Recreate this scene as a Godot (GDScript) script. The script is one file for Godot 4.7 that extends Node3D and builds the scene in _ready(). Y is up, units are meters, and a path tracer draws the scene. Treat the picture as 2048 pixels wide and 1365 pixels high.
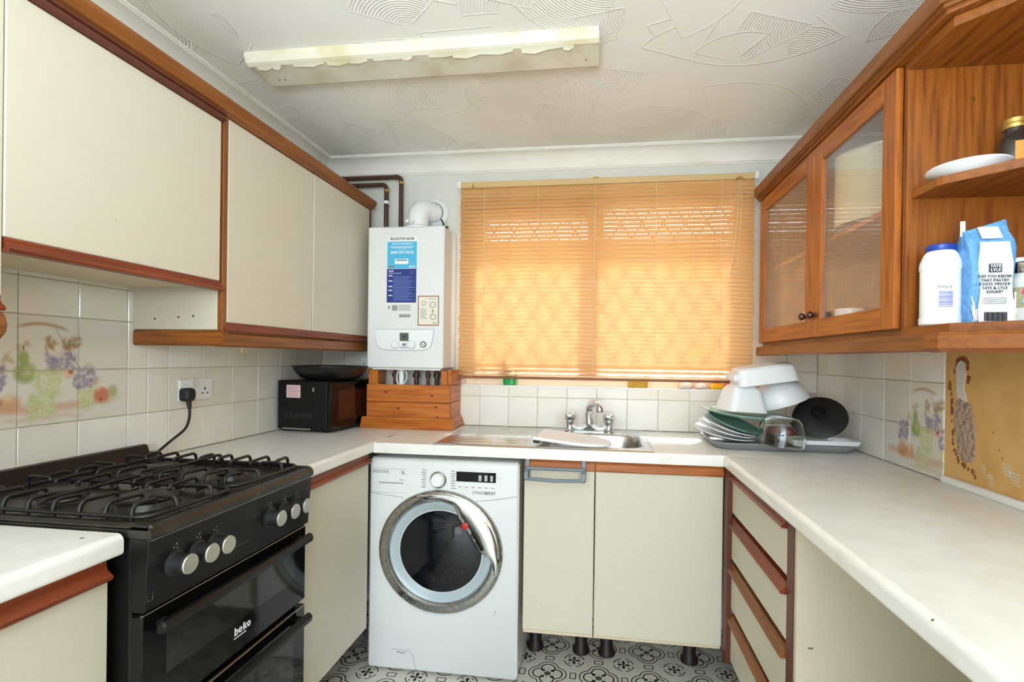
extends Node3D
# A small kitchen seen from its rear doorway. x runs right, y up, z towards the camera; the window wall is at z = 0, the left wall at x = 0.

const W := 2.39          # right wall
const H := 2.226         # ceiling
const T := 0.905         # worktop height
const REAR := 3.45       # rear wall, behind the camera

var M := {}
var taken := {}
var tile_cache := {}
var rng := RandomNumberGenerator.new()


func _ready() -> void:
	rng.seed = 7
	set_camera()
	set_sky_and_sun()
	make_materials()
	build_shell()
	build_outdoors()
	build_window()
	build_left_side()
	build_back_side()
	build_right_side()
	build_cooker()
	build_small_things()


func set_camera() -> void:
	var cam := Camera3D.new()
	cam.name = "camera"
	cam.projection = Camera3D.PROJECTION_FRUSTUM
	cam.near = 0.05
	cam.far = 200.0
	cam.size = 1365.0 / 988.41 * 0.05
	cam.frustum_offset = Vector2(-46.28, 38.05) / 988.41 * 0.05
	cam.position = Vector3(1.4205, 1.2389, 2.3742)
	cam.rotation = Vector3(-0.0027, 0.1316, 0.0135)
	add_child(cam)
	cam.current = true


func set_sky_and_sun() -> void:
	var env := Environment.new()
	env.background_mode = Environment.BG_SKY
	var sky := Sky.new()
	var sm := ProceduralSkyMaterial.new()
	sm.sky_top_color = Color(0.86, 0.93, 1.0)
	sm.sky_horizon_color = Color(0.93, 0.97, 1.0)
	sm.ground_bottom_color = Color(0.42, 0.41, 0.39)
	sm.ground_horizon_color = Color(0.75, 0.75, 0.74)
	sm.sky_energy_multiplier = 1.0
	sm.ground_energy_multiplier = 1.0
	sky.sky_material = sm
	env.sky = sky
	env.background_energy_multiplier = 7.4
	env.ambient_light_source = Environment.AMBIENT_SOURCE_SKY
	env.tonemap_mode = Environment.TONE_MAPPER_LINEAR
	env.tonemap_exposure = 1.10
	env.sdfgi_enabled = true
	env.ssao_enabled = true
	env.ssil_enabled = true
	var we := WorldEnvironment.new()
	we.name = "world_environment"
	we.environment = env
	add_child(we)
	# hazy sun behind the window wall: it shines down through the window on the blind
	var sun := DirectionalLight3D.new()
	sun.name = "sun"
	sun.light_color = Color(0.97, 0.98, 1.0)
	sun.light_energy = 5.2
	sun.light_angular_distance = 5.5
	sun.shadow_enabled = true
	sun.look_at_from_position(Vector3.ZERO, Vector3(-0.2, -1.15, 1.0), Vector3.UP)
	add_child(sun)
	# the photographer's soft box behind the camera, tipped up so that its light comes off the ceiling
	var flash := AreaLight3D.new()
	flash.name = "flash_light"
	flash.area_size = Vector2(0.56, 0.56)
	flash.light_color = Color(0.86, 0.935, 1.0)
	flash.light_energy = 4.3
	flash.light_size = 0.3
	flash.area_range = 12.0
	flash.area_attenuation = 2.0
	flash.shadow_enabled = true
	flash.transform = Transform3D(Basis(Vector3(1, 0, 0), PI / 2 - deg_to_rad(18)), Vector3(1.38, 1.50, 2.74) + Vector3(0, cos(deg_to_rad(18)), -sin(deg_to_rad(18))) * 0.012)
	add_child(flash)


# ---------------------------------------------------------------- mesh building

class MB:
	var V := PackedVector3Array()
	var S := PackedInt32Array()
	var U := PackedVector2Array()
	var g := 1
	var xf := Transform3D.IDENTITY
	var has_uv := false

	func tri_n(a: Vector3, b: Vector3, c: Vector3, n: Vector3, s: int) -> void:
		# front faces run clockwise, so the stored order turns against n
		if (b - a).cross(c - a).dot(n) > 0.0:
			V.append(xf * a); V.append(xf * c); V.append(xf * b)
		else:
			V.append(xf * a); V.append(xf * b); V.append(xf * c)
		S.append(s); S.append(s); S.append(s)
		if has_uv:
			for i in 3: U.append(Vector2.ZERO)

	func quad_n(a: Vector3, b: Vector3, c: Vector3, d: Vector3, n: Vector3, s := -1) -> void:
		var m := (c - a).cross(d - b)
		if m.dot(n) < 0.0:
			m = -m
		tri_n(a, b, c, m, s)
		tri_n(a, c, d, m, s)

	func uv_quad(a: Vector3, b: Vector3, c: Vector3, d: Vector3, n: Vector3, r := Rect2(0, 0, 1, 1)) -> void:
		# a top left, b top right, c bottom right, d bottom left
		has_uv = true
		var p := [a, b, c, a, c, d]
		var u := [r.position, Vector2(r.end.x, r.position.y), r.end, r.position, r.end, Vector2(r.position.x, r.end.y)]
		var order := [0, 1, 2, 3, 4, 5]
		if (b - a).cross(c - a).dot(n) > 0.0:
			order = [0, 2, 1, 3, 5, 4]
		for i in order:
			V.append(xf * p[i]); U.append(u[i]); S.append(-1)

	func box(p: Vector3, q: Vector3, bev := 0.0) -> MB:
		var lo := p.min(q)
		var hi := p.max(q)
		var c := (lo + hi) / 2.0
		var h := (hi - lo) / 2.0
		var bv := minf(bev, minf(h.x, minf(h.y, h.z)) * 0.98)
		var pt := func(k: int, sx: int, sy: int, sz: int) -> Vector3:
			# corner (sx, sy, sz) as it lies on the face across axis k
			var v := Vector3(sx * (h.x - bv), sy * (h.y - bv), sz * (h.z - bv))
			v[k] += bv * [sx, sy, sz][k]
			return c + v
		for k in 3:
			for s in [-1, 1]:
				var pts := []
				for e in [[-1, -1], [1, -1], [1, 1], [-1, 1]]:
					var sg := [0, 0, 0]
					sg[k] = s
					sg[(k + 1) % 3] = e[0]
					sg[(k + 2) % 3] = e[1]
					pts.append(pt.call(k, sg[0], sg[1], sg[2]))
				var n := Vector3.ZERO
				n[k] = s
				quad_n(pts[0], pts[1], pts[2], pts[3], n)
		if bv > 0.0:
			for k in 3:
				var k2 := (k + 1) % 3
				var k3 := (k + 2) % 3
				for s in [-1, 1]:
					for t in [-1, 1]:
						var sg := [0, 0, 0]
						sg[k] = s; sg[k2] = t; sg[k3] = -1
						var a: Vector3 = pt.call(k, sg[0], sg[1], sg[2])
						var b: Vector3 = pt.call(k2, sg[0], sg[1], sg[2])
						sg[k3] = 1
						var c2: Vector3 = pt.call(k2, sg[0], sg[1], sg[2])
						var d: Vector3 = pt.call(k, sg[0], sg[1], sg[2])
						var n := Vector3.ZERO
						n[k] = s; n[k2] = t
						quad_n(a, b, c2, d, n)
			for sx in [-1, 1]:
				for sy in [-1, 1]:
					for sz in [-1, 1]:
						tri_n(pt.call(0, sx, sy, sz), pt.call(1, sx, sy, sz), pt.call(2, sx, sy, sz), Vector3(sx, sy, sz), -1)
		return self

	# closed outline (2D) swept along the third axis from e0 to e1; axis 0: outline is (z, y), 1: (x, z), 2: (x, y)
	func extrude(poly: PackedVector2Array, axis: int, e0: float, e1: float, smooth := false, bev := 0.0) -> MB:
		var area := 0.0
		var n := poly.size()
		for i in n:
			area += poly[i].cross(poly[(i + 1) % n])
		var pl := poly.duplicate()
		if area < 0.0:
			pl.reverse()
		var inner := pl.duplicate()
		if bev > 0.0:
			for i in n:
				var a := (pl[i] - pl[(i + n - 1) % n]).normalized()
				var b := (pl[(i + 1) % n] - pl[i]).normalized()
				var na := Vector2(-a.y, a.x)
				var nb := Vector2(-b.y, b.x)
				var m := (na + nb).normalized()
				inner[i] = pl[i] + m * bev / maxf(0.4, m.dot(na))
		var at := func(v: Vector2, e: float) -> Vector3:
			return Vector3(e, v.y, v.x) if axis == 0 else (Vector3(v.x, e, v.y) if axis == 1 else Vector3(v.x, v.y, e))
		var sgn := 1.0 if e1 > e0 else -1.0
		var ax := Vector3.ZERO
		ax[axis] = sgn
		var f0 := e0 + sgn * bev
		var f1 := e1 - sgn * bev
		var sg := g if smooth else -1
		g += 1
		for i in n:
			var j := (i + 1) % n
			var d := pl[j] - pl[i]
			if d.length() < 1e-7:
				continue
			var nn: Vector3 = at.call(Vector2(d.y, -d.x), 0.0)
			quad_n(at.call(pl[i], f0), at.call(pl[j], f0), at.call(pl[j], f1), at.call(pl[i], f1), nn, sg)
			if bev > 0.0:
				quad_n(at.call(pl[i], f0), at.call(pl[j], f0), at.call(inner[j], e0), at.call(inner[i], e0), nn - ax * nn.length(), -1)
				quad_n(at.call(pl[i], f1), at.call(pl[j], f1), at.call(inner[j], e1), at.call(inner[i], e1), nn + ax * nn.length(), -1)
		var t := Geometry2D.triangulate_polygon(inner)
		for i in range(0, t.size(), 3):
			tri_n(at.call(inner[t[i]], e0), at.call(inner[t[i + 1]], e0), at.call(inner[t[i + 2]], e0), -ax, -1)
			tri_n(at.call(inner[t[i]], e1), at.call(inner[t[i + 1]], e1), at.call(inner[t[i + 2]], e1), ax, -1)
		return self

	# profile of (radius, height) turned about the y axis of the transform `at`; bends sharper than 35 degrees stay sharp
	func lathe(prof: PackedVector2Array, at: Transform3D, segs := 32, squash := Vector2.ONE) -> MB:
		g += 1
		for i in prof.size() - 1:
			var d := prof[i + 1] - prof[i]
			if d.length() < 1e-7:
				continue
			if i > 0 and absf((prof[i] - prof[i - 1]).angle_to(d)) > deg_to_rad(35):
				g += 1
			for k in segs:
				var a := TAU * k / segs
				var b := TAU * (k + 1) / segs
				var ca := Vector2(cos(a), sin(a)) * squash
				var cb := Vector2(cos(b), sin(b)) * squash
				var m := (ca + cb) / 2.0
				var n := at.basis * Vector3(m.x * d.y, -d.x, m.y * d.y)
				var p0 := at * Vector3(prof[i].x * ca.x, prof[i].y, prof[i].x * ca.y)
				var p1 := at * Vector3(prof[i].x * cb.x, prof[i].y, prof[i].x * cb.y)
				var p2 := at * Vector3(prof[i + 1].x * cb.x, prof[i + 1].y, prof[i + 1].x * cb.y)
				var p3 := at * Vector3(prof[i + 1].x * ca.x, prof[i + 1].y, prof[i + 1].x * ca.y)
				if prof[i].x < 1e-6:
					tri_n(p0, p2, p3, n, g)
				elif prof[i + 1].x < 1e-6:
					tri_n(p0, p1, p2, n, g)
				else:
					quad_n(p0, p1, p2, p3, n, g)
		g += 1
		return self

	# round bar along a path
	func tube(path: PackedVector3Array, r: float, sides := 8, closed := false, r_end := -1.0) -> MB:
		g += 1
		var n := path.size()
		var rings := []
		var up := Vector3.ZERO
		for i in n:
			var a := path[(i + n - 1) % n] if closed or i > 0 else path[i]
			var b := path[(i + 1) % n] if closed or i < n - 1 else path[i]
			var t := (b - a).normalized()
			if up == Vector3.ZERO:
				up = t.cross(Vector3.UP if absf(t.y) < 0.9 else Vector3.RIGHT).normalized()
			up = (up - t * up.dot(t)).normalized()
			var side := t.cross(up)
			var rr := r if r_end < 0.0 else lerpf(r, r_end, float(i) / (n - 1))
			var ring := PackedVector3Array()
			for k in sides:
				var w := TAU * k / sides
				ring.append(path[i] + (up * cos(w) + side * sin(w)) * rr)
			rings.append(ring)
		for i in (n if closed else n - 1):
			var j := (i + 1) % n
			for k in sides:
				var l := (k + 1) % sides
				var mid: Vector3 = (rings[i][k] + rings[i][l] + rings[j][k] + rings[j][l]) / 4.0 - (path[i] + path[j]) / 2.0
				quad_n(rings[i][k], rings[i][l], rings[j][l], rings[j][k], mid, g)
		if not closed:
			for e in [0, n - 1]:
				var out := path[0] - path[1] if e == 0 else path[n - 1] - path[n - 2]
				for k in range(1, sides - 1):
					tri_n(rings[e][0], rings[e][k], rings[e][k + 1], out, -1)
		g += 1
		return self

	func raw(a: Vector3, b: Vector3, c: Vector3, s: int) -> void:
		V.append(a); V.append(b); V.append(c)
		S.append(s); S.append(s); S.append(s)
		if has_uv:
			for i in 3: U.append(Vector2.ZERO)

	# stack of closed rings joined by smooth bands; the whole is turned so that it encloses a positive volume
	func loft(rings: Array, cap0 := true, cap1 := true, sharp := 40.0) -> MB:
		g += 1
		var n: int = rings[0].size()
		var first := V.size()
		var cen := []
		for r in rings:
			var c := Vector3.ZERO
			for p in r: c += p
			cen.append(c / n)
		for i in rings.size() - 1:
			if i > 0:
				var u: Vector3 = rings[i][0] - rings[i - 1][0]
				var v: Vector3 = rings[i + 1][0] - rings[i][0]
				if u.length() > 1e-6 and v.length() > 1e-6 and u.angle_to(v) > deg_to_rad(sharp):
					g += 1
			for k in n:
				var l := (k + 1) % n
				raw(xf * rings[i][k], xf * rings[i][l], xf * rings[i + 1][l], g)
				raw(xf * rings[i][k], xf * rings[i + 1][l], xf * rings[i + 1][k], g)
		g += 1
		var e := rings.size() - 1
		for k in n:
			var l := (k + 1) % n
			if cap0:
				raw(xf * cen[0], xf * rings[0][l], xf * rings[0][k], g)
			if cap1:
				raw(xf * cen[e], xf * rings[e][k], xf * rings[e][l], g + 1)
		g += 2
		var o: Vector3 = xf * ((cen[0] + cen[e]) / 2.0)
		var vol := 0.0
		for i in range(first, V.size(), 3):
			vol += (V[i] - o).cross(V[i + 1] - o).dot(V[i + 2] - o)
		if vol > 0.0:  # counter-clockwise seen from outside: turn
			for i in range(first, V.size(), 3):
				var t := V[i + 1]
				V[i + 1] = V[i + 2]
				V[i + 2] = t
		return self

	# sheet from a grid of points [row][column]
	func sheet(rows: Array, n: Vector3) -> MB:
		g += 1
		for i in rows.size() - 1:
			for k in rows[i].size() - 1:
				quad_n(rows[i][k], rows[i][k + 1], rows[i + 1][k + 1], rows[i + 1][k], n, g)
		return self

	func commit(origin := Vector3.ZERO) -> ArrayMesh:
		var st := SurfaceTool.new()
		st.begin(Mesh.PRIMITIVE_TRIANGLES)
		for i in V.size():
			st.set_smooth_group(S[i])
			if has_uv:
				st.set_uv(U[i])
			st.add_vertex(V[i] - origin)
		st.generate_normals()
		st.index()
		return st.commit()


func place_of(o: Node) -> Vector3:
	var v := Vector3.ZERO
	while o is Node3D and o != self:
		v += o.position
		o = o.get_parent()
	return v


func numbered(called: String) -> String:
	var k: int = taken.get(called, 0)
	taken[called] = k + 1
	return called if k == 0 else "%s_%03d" % [called, k]


func thing(called: String, label: String, category: String, at := Vector3.ZERO, group := "") -> Node3D:
	var o := Node3D.new()
	o.name = numbered(called)
	o.position = at
	add_child(o)
	return tag(o, label, category, group)


func tag(o: Node3D, label: String, category := "", group := "") -> Node3D:
	o.set_meta("label", label)
	if category:
		o.set_meta("category", category)
	if group:
		o.set_meta("group", group)
	return o


# a part whose shape was given in room coordinates
func part(o: Node3D, called: String, mb: MB, m: Material, label := "") -> MeshInstance3D:
	var p := MeshInstance3D.new()
	p.name = called
	p.mesh = mb.commit(place_of(o))
	p.material_override = m
	o.add_child(p, true)
	if label:
		p.set_meta("label", label)
	return p


# a part whose shape was given in the thing's own coordinates
func lpart(o: Node3D, called: String, mb: MB, m: Material, label := "") -> MeshInstance3D:
	var p := MeshInstance3D.new()
	p.name = called
	p.mesh = mb.commit()
	p.material_override = m
	o.add_child(p, true)
	if label:
		p.set_meta("label", label)
	return p


# a thing that is one mesh
func whole(called: String, mb: MB, m: Material, label: String, category: String, at := Vector3.ZERO, group := "") -> MeshInstance3D:
	var p := MeshInstance3D.new()
	p.name = numbered(called)
	p.mesh = mb.commit(at)
	p.material_override = m
	p.position = at
	add_child(p)
	tag(p, label, category, group)
	return p


func struct(called: String, mb: MB, m: Material, label: String) -> MeshInstance3D:
	var p := MeshInstance3D.new()
	p.name = called
	p.mesh = mb.commit()
	p.material_override = m
	add_child(p)
	p.set_meta("kind", "structure")
	p.set_meta("label", label)
	return p


func bx(p: Vector3, q: Vector3, bev := 0.0) -> MB:
	return MB.new().box(p, q, bev)


func v2(a: Array) -> PackedVector2Array:
	var r := PackedVector2Array()
	for i in range(0, a.size(), 2):
		r.append(Vector2(a[i], a[i + 1]))
	return r


func v3(a: Array) -> PackedVector3Array:
	var r := PackedVector3Array()
	for i in range(0, a.size(), 3):
		r.append(Vector3(a[i], a[i + 1], a[i + 2]))
	return r


# a path through points with its corners rounded
func rounded_path(p: PackedVector3Array, r: float, steps := 5) -> PackedVector3Array:
	var out := PackedVector3Array([p[0]])
	for i in range(1, p.size() - 1):
		var a := p[i - 1] - p[i]
		var b := p[i + 1] - p[i]
		var d := minf(r, minf(a.length(), b.length()) * 0.49)
		var s := p[i] + a.normalized() * d
		var e := p[i] + b.normalized() * d
		for k in steps + 1:
			var t := float(k) / steps
			out.append(s.lerp(p[i], t).lerp(p[i].lerp(e, t), t))
	out.append(p[-1])
	return out


func spline(p: PackedVector3Array, per := 6) -> PackedVector3Array:
	var out := PackedVector3Array()
	for i in p.size() - 1:
		var a := p[maxi(i - 1, 0)]
		var d := p[mini(i + 2, p.size() - 1)]
		for k in per:
			out.append(p[i].cubic_interpolate(p[i + 1], a, d, float(k) / per))
	out.append(p[-1])
	return out


# outline of a rectangle with rounded corners
func round_rect(x0: float, y0: float, x1: float, y1: float, r: float, steps := 5) -> PackedVector2Array:
	var out := PackedVector2Array()
	for c in [[x1 - r, y1 - r, 0.0], [x0 + r, y1 - r, 0.25], [x0 + r, y0 + r, 0.5], [x1 - r, y0 + r, 0.75]]:
		for k in steps + 1:
			var a: float = TAU * (c[2] + 0.25 * k / steps)
			out.append(Vector2(c[0] + r * cos(a), c[1] + r * sin(a)))
	return out


func ring_of(poly: PackedVector2Array, y: float, at := Transform3D.IDENTITY) -> PackedVector3Array:
	var r := PackedVector3Array()
	for p in poly:
		r.append(at * Vector3(p.x, y, p.y))
	return r


# lettering, as a thin raised print; `at` has x along the line, y up the letters, z out of the surface
func lettering(o: Node3D, words: String, height: float, at: Transform3D, m: Material, called := "lettering", bold := false, centre := false, squeeze := 1.0) -> MeshInstance3D:
	var tm := TextMesh.new()
	var f := SystemFont.new()
	f.font_names = PackedStringArray(["Droid Sans"])
	if bold:
		f.font_weight = 700
	tm.font = f
	tm.text = words
	tm.font_size = 32
	tm.pixel_size = height / 23.0
	tm.depth = 0.0004
	tm.curve_step = 2.0
	tm.horizontal_alignment = HORIZONTAL_ALIGNMENT_CENTER if centre else HORIZONTAL_ALIGNMENT_LEFT
	tm.vertical_alignment = VERTICAL_ALIGNMENT_CENTER
	var p := MeshInstance3D.new()
	p.name = called
	p.mesh = tm
	p.material_override = m
	p.transform = Transform3D(at.basis.scaled_local(Vector3(squeeze, 1, 1)), at.origin - place_of(o))
	o.add_child(p, true)
	return p


# ---------------------------------------------------------------- materials

func c8(r: int, g: int, b: int) -> Color:
	return Color8(r, g, b)


func noise_tex(seed_: int, freq: float, octaves: int, cols: Array, size := 256, kind := FastNoiseLite.TYPE_SIMPLEX_SMOOTH, offs := []) -> NoiseTexture2D:
	var n := FastNoiseLite.new()
	n.seed = seed_
	n.noise_type = kind
	n.frequency = freq
	n.fractal_octaves = octaves
	var t := NoiseTexture2D.new()
	t.width = size
	t.height = size
	t.seamless = true
	t.noise = n
	if cols.size():
		var gr := Gradient.new()
		var o := PackedFloat32Array()
		for i in cols.size():
			o.append(offs[i] if offs.size() else float(i) / (cols.size() - 1))
		gr.offsets = o
		gr.colors = PackedColorArray(cols)
		t.color_ramp = gr
	return t


func flat(c: Color, rough := 0.5, metal := 0.0) -> StandardMaterial3D:
	var m := StandardMaterial3D.new()
	m.albedo_color = c
	m.roughness = rough
	m.metallic = metal
	return m


func textured(t: Texture2D, sc: Vector3, rough := 0.5, tint := Color.WHITE) -> StandardMaterial3D:
	var m := flat(tint, rough)
	m.albedo_texture = t
	m.uv1_triplanar = true
	m.uv1_scale = sc
	return m


# timber: one grain picture stretched along an axis
func timber(t: Texture2D, axis: int, rough: float, along := 0.3, across := 5.0) -> StandardMaterial3D:
	var sc := Vector3.ONE * across
	sc[axis] = along
	var m := textured(t, sc, rough)
	m.uv1_offset = Vector3(0.13, 0.37, 0.21)
	return m


func bumpy(m: StandardMaterial3D, seed_: int, freq: float, strength: float, size := 256) -> StandardMaterial3D:
	var t := noise_tex(seed_, freq, 4, [], size)
	t.as_normal_map = true
	t.bump_strength = strength
	m.normal_enabled = true
	m.normal_texture = t
	m.uv1_triplanar = true
	return m


func make_materials() -> void:
	# laminate doors: warm off-white with flecks of dirt
	var flecks := speck_image(768, 5, 22, c8(120, 95, 60), 9, c8(226, 205, 160))
	M.cream = textured(flecks, Vector3(0.53, 0.61, 0.57), 0.42, c8(206, 197, 176))
	M.cream_far = textured(flecks, Vector3(0.47, 0.53, 0.51), 0.45, c8(204, 192, 168))
	M.cream_edge = flat(c8(222, 205, 172), 0.5)
	var paint := noise_tex(11, 0.02, 4, [c8(214, 213, 202), c8(222, 221, 211)], 256)
	M.wall = textured(paint, Vector3.ONE, 0.8)
	M.coving = textured(noise_tex(12, 0.012, 4, [c8(224, 219, 203), c8(236, 232, 220), c8(239, 236, 226)], 256), Vector3.ONE * 0.8, 0.75)
	# ceiling: swirled plaster with nicotine-like patches
	var comb := comb_image(1024)
	comb.bump_map_to_normal_map(2.8)
	M.ceiling = textured(noise_tex(21, 0.008, 4, [c8(226, 221, 207), c8(237, 234, 224), c8(241, 239, 231)], 256), Vector3.ONE / 2.4, 0.6)
	M.ceiling.normal_enabled = true
	M.ceiling.normal_texture = ImageTexture.create_from_image(comb)
	M.ceiling.normal_scale = 1.0
	# tiles
	for i in 3:
		var k := [c8(234, 228, 214), c8(237, 232, 220), c8(231, 225, 210)][i] as Color
		M["tile%d" % i] = textured(noise_tex(30 + i, 0.01, 3, [k, k.lightened(0.12), k.darkened(0.03)], 128), Vector3.ONE * 2.0, 0.16)
	M.grout = textured(noise_tex(35, 0.03, 3, [c8(168, 150, 118), c8(205, 196, 174), c8(190, 176, 146)], 128), Vector3.ONE * 3.0, 0.9)
	M.decor = flat(Color.WHITE, 0.16)
	M.decor.albedo_texture = ImageTexture.create_from_image(fruit_image(640, 426))
	# worktop: pale mottled laminate
	var marble := noise_tex(41, 0.016, 5, [c8(230, 226, 215), c8(236, 233, 225), c8(240, 238, 231)], 512)
	M.worktop = textured(marble, Vector3(1.3, 1.3, 1.3), 0.3)
	M.chipboard = textured(noise_tex(43, 0.12, 3, [c8(92, 70, 44), c8(150, 120, 80)], 128), Vector3.ONE * 4.0, 0.9)
	# woods
	var red := noise_tex(51, 0.03, 4, [c8(86, 34, 14), c8(128, 54, 22), c8(150, 72, 32)], 256)
	var brown := noise_tex(52, 0.03, 4, [c8(98, 56, 22), c8(132, 76, 30), c8(148, 92, 42)], 256)
	var oak := noise_tex(53, 0.035, 5, [c8(116, 56, 12), c8(164, 88, 24), c8(186, 110, 36)], 512)
	var deep := noise_tex(56, 0.035, 5, [c8(96, 46, 10), c8(138, 76, 20), c8(158, 92, 28)], 512)
	var pine := noise_tex(54, 0.03, 4, [c8(150, 74, 18), c8(188, 104, 34), c8(206, 126, 50)], 256)
	var bamboo := noise_tex(55, 0.03, 3, [c8(198, 142, 82), c8(218, 166, 106), c8(228, 182, 126)], 256)
	for ax in 3:
		var s: String = "xyz"[ax]
		M["red_" + s] = timber(red, ax, 0.38)
		M["brown_" + s] = timber(brown, ax, 0.42)
		M["oak_" + s] = timber(oak, ax, 0.36, 0.22, 3.2)
		M["deep_" + s] = timber(deep, ax, 0.4, 0.22, 3.2)
		M["pine_" + s] = timber(pine, ax, 0.35)
	M.frame_red = flat(c8(92, 40, 22), 0.45)
	M.knot = flat(c8(86, 42, 16), 0.5)
	M.slat = timber(bamboo, 0, 0.5, 0.7, 30.0)
	M.slat.backlight_enabled = true
	M.slat.backlight = Color(0.66, 0.66, 0.66)
	M.headrail = flat(c8(212, 178, 124), 0.45)
	M.cord = flat(c8(236, 220, 186), 0.8)
	# plastics, metals and the like
	M.white = flat(c8(236, 238, 238), 0.28)
	M.white_soft = flat(c8(240, 240, 238), 0.5)
	M.white_dull = flat(c8(228, 228, 222), 0.6)
	M.appliance = textured(speck_image(512, 8, 40, c8(170, 140, 90), 8, c8(236, 232, 214)), Vector3.ONE * 1.6, 0.3, c8(228, 228, 225))
	M.seam = flat(c8(150, 152, 152), 0.6)
	M.ink = flat(c8(60, 62, 66), 0.7)
	M.ink_soft = flat(c8(128, 130, 134), 0.7)
	M.ink_white = flat(c8(236, 238, 240), 0.7)
	M.chrome = flat(c8(226, 228, 230), 0.08, 1.0)
	M.chrome_dull = textured(noise_tex(61, 0.05, 4, [c8(150, 150, 146), c8(206, 206, 202)], 256), Vector3.ONE * 4.0, 0.2)
	M.chrome_dull.metallic = 1.0
	M.steel = textured(noise_tex(62, 0.05, 3, [c8(186, 186, 184), c8(212, 212, 210)], 256), Vector3(1, 12, 12), 0.26)
	M.steel.metallic = 1.0
	M.knob_steel = flat(c8(198, 196, 190), 0.3, 1.0)
	M.black = flat(c8(20, 20, 18), 0.34)
	M.black.metallic_specular = 0.35
	M.black_gloss = flat(c8(12, 12, 11), 0.07)
	M.black_gloss.metallic_specular = 0.4
	M.black_iron = flat(c8(22, 22, 21), 0.42)
	M.black_rubber = flat(c8(24, 24, 25), 0.55)
	M.hob = textured(noise_tex(63, 0.02, 4, [c8(18, 17, 14), c8(34, 31, 26), c8(62, 54, 42)], 256, FastNoiseLite.TYPE_SIMPLEX_SMOOTH, [0.0, 0.6, 1.0]), Vector3.ONE * 2.5, 0.28)
	M.oven_glass = flat(c8(34, 35, 31), 0.06)
	M.dark_glass = flat(c8(18, 20, 22), 0.05)
	M.glass = StandardMaterial3D.new()
	M.glass.transparency = BaseMaterial3D.TRANSPARENCY_ALPHA
	M.glass.albedo_color = Color(1, 1, 1, 0.05)
	M.glass.roughness = 0.02
	M.clear = StandardMaterial3D.new()
	M.clear.refraction_enabled = true
	M.clear.refraction_scale = 0.05
	M.clear.albedo_color = Color(0.97, 0.99, 0.98, 0.0)
	M.clear.roughness = 0.03
	M.lamp_face = flat(c8(245, 245, 242), 0.6)
	M.lamp_face.emission_enabled = true
	M.lamp_face.emission = Color(0.86, 0.935, 1.0)
	M.lamp_face.emission_energy_multiplier = 2.0
	M.casing = textured(noise_tex(64, 0.015, 4, [c8(196, 184, 156), c8(216, 208, 186), c8(224, 218, 200)], 256), Vector3.ONE * 1.5, 0.6)
	M.peeling = textured(noise_tex(65, 0.012, 4, [c8(206, 190, 140), c8(230, 222, 198), c8(236, 230, 212)], 256), Vector3.ONE * 1.3, 0.6)
	M.lead = flat(c8(70, 68, 64), 0.5)
	M.frame_white = flat(c8(242, 235, 220), 0.4)
	M.pipe_brown = flat(c8(74, 48, 34), 0.4)
	M.copper = flat(c8(120, 74, 52), 0.55, 0.6)
	M.brass = flat(c8(206, 164, 92), 0.3, 1.0)
	M.grey_plastic = flat(c8(112, 122, 128), 0.4)
	M.ochre = textured(noise_tex(71, 0.012, 5, [c8(206, 160, 90), c8(218, 174, 106), c8(223, 182, 117)], 512), Vector3.ONE * 1.2, 0.75)
	M.plaster = bumpy(textured(noise_tex(72, 0.05, 4, [c8(168, 142, 124), c8(190, 166, 148)], 128), Vector3.ONE * 5.0, 0.9), 73, 0.08, 6.0, 128)
	M.plaster_white = textured(noise_tex(74, 0.05, 4, [c8(206, 200, 190), c8(226, 222, 214)], 128), Vector3.ONE * 5.0, 0.9)
	M.burnt = textured(noise_tex(75, 0.08, 4, [c8(112, 66, 30), c8(168, 112, 58)], 128), Vector3.ONE * 6.0, 0.85)
	M.sealant = flat(c8(232, 232, 226), 0.5)
	M.mint = flat(c8(164, 200, 184), 0.3)
	M.mint_pale = flat(c8(196, 224, 212), 0.35)
	M.green_dark = flat(c8(112, 158, 140), 0.3)
	M.grey_tray = flat(c8(140, 142, 144), 0.4)
	M.red_print = flat(c8(170, 34, 30), 0.6)
	M.soap = flat(c8(30, 168, 92), 0.12)
	M.sponge = bumpy(flat(c8(226, 190, 82), 0.95), 76, 0.2, 8.0, 128)
	M.sponge.uv1_scale = Vector3.ONE * 8.0
	M.garlic = textured(noise_tex(77, 0.05, 3, [c8(190, 150, 140), c8(236, 226, 212), c8(240, 232, 222)], 128), Vector3(60, 4, 60), 0.6)
	M.yellow = flat(c8(244, 196, 24), 0.4)
	M.red = flat(c8(190, 40, 34), 0.4)
	M.salmon = flat(c8(214, 96, 84), 0.5)
	M.cyan = flat(c8(76, 182, 222), 0.45)
	M.navy = flat(c8(30, 52, 130), 0.45)
	M.bag_blue = bumpy(flat(c8(98, 156, 214), 0.5), 78, 0.03, 6.0)
	M.bag_blue.uv1_scale = Vector3.ONE * 6.0
	M.bag_white = bumpy(flat(c8(240, 240, 238), 0.5), 78, 0.03, 6.0)
	M.bag_white.uv1_scale = Vector3.ONE * 6.0
	M.lid_blue = flat(c8(28, 62, 150), 0.35)
	M.gold = flat(c8(204, 166, 88), 0.35, 0.8)
	M.sauce = flat(c8(40, 18, 10), 0.15)
	M.label_orange = flat(c8(216, 146, 62), 0.6)
	M.pink = flat(c8(214, 62, 128), 0.5)
	M.sky_blue = flat(c8(110, 196, 226), 0.5)
	M.pot = textured(noise_tex(79, 0.02, 3, [c8(196, 180, 140), c8(212, 198, 160)], 128), Vector3.ONE * 3.0, 0.35)
	M.note = flat(c8(238, 214, 216), 0.6)
	M.floor = textured(ImageTexture.create_from_image(floor_image(512)), Vector3.ONE / 0.2, 0.42)
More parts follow.
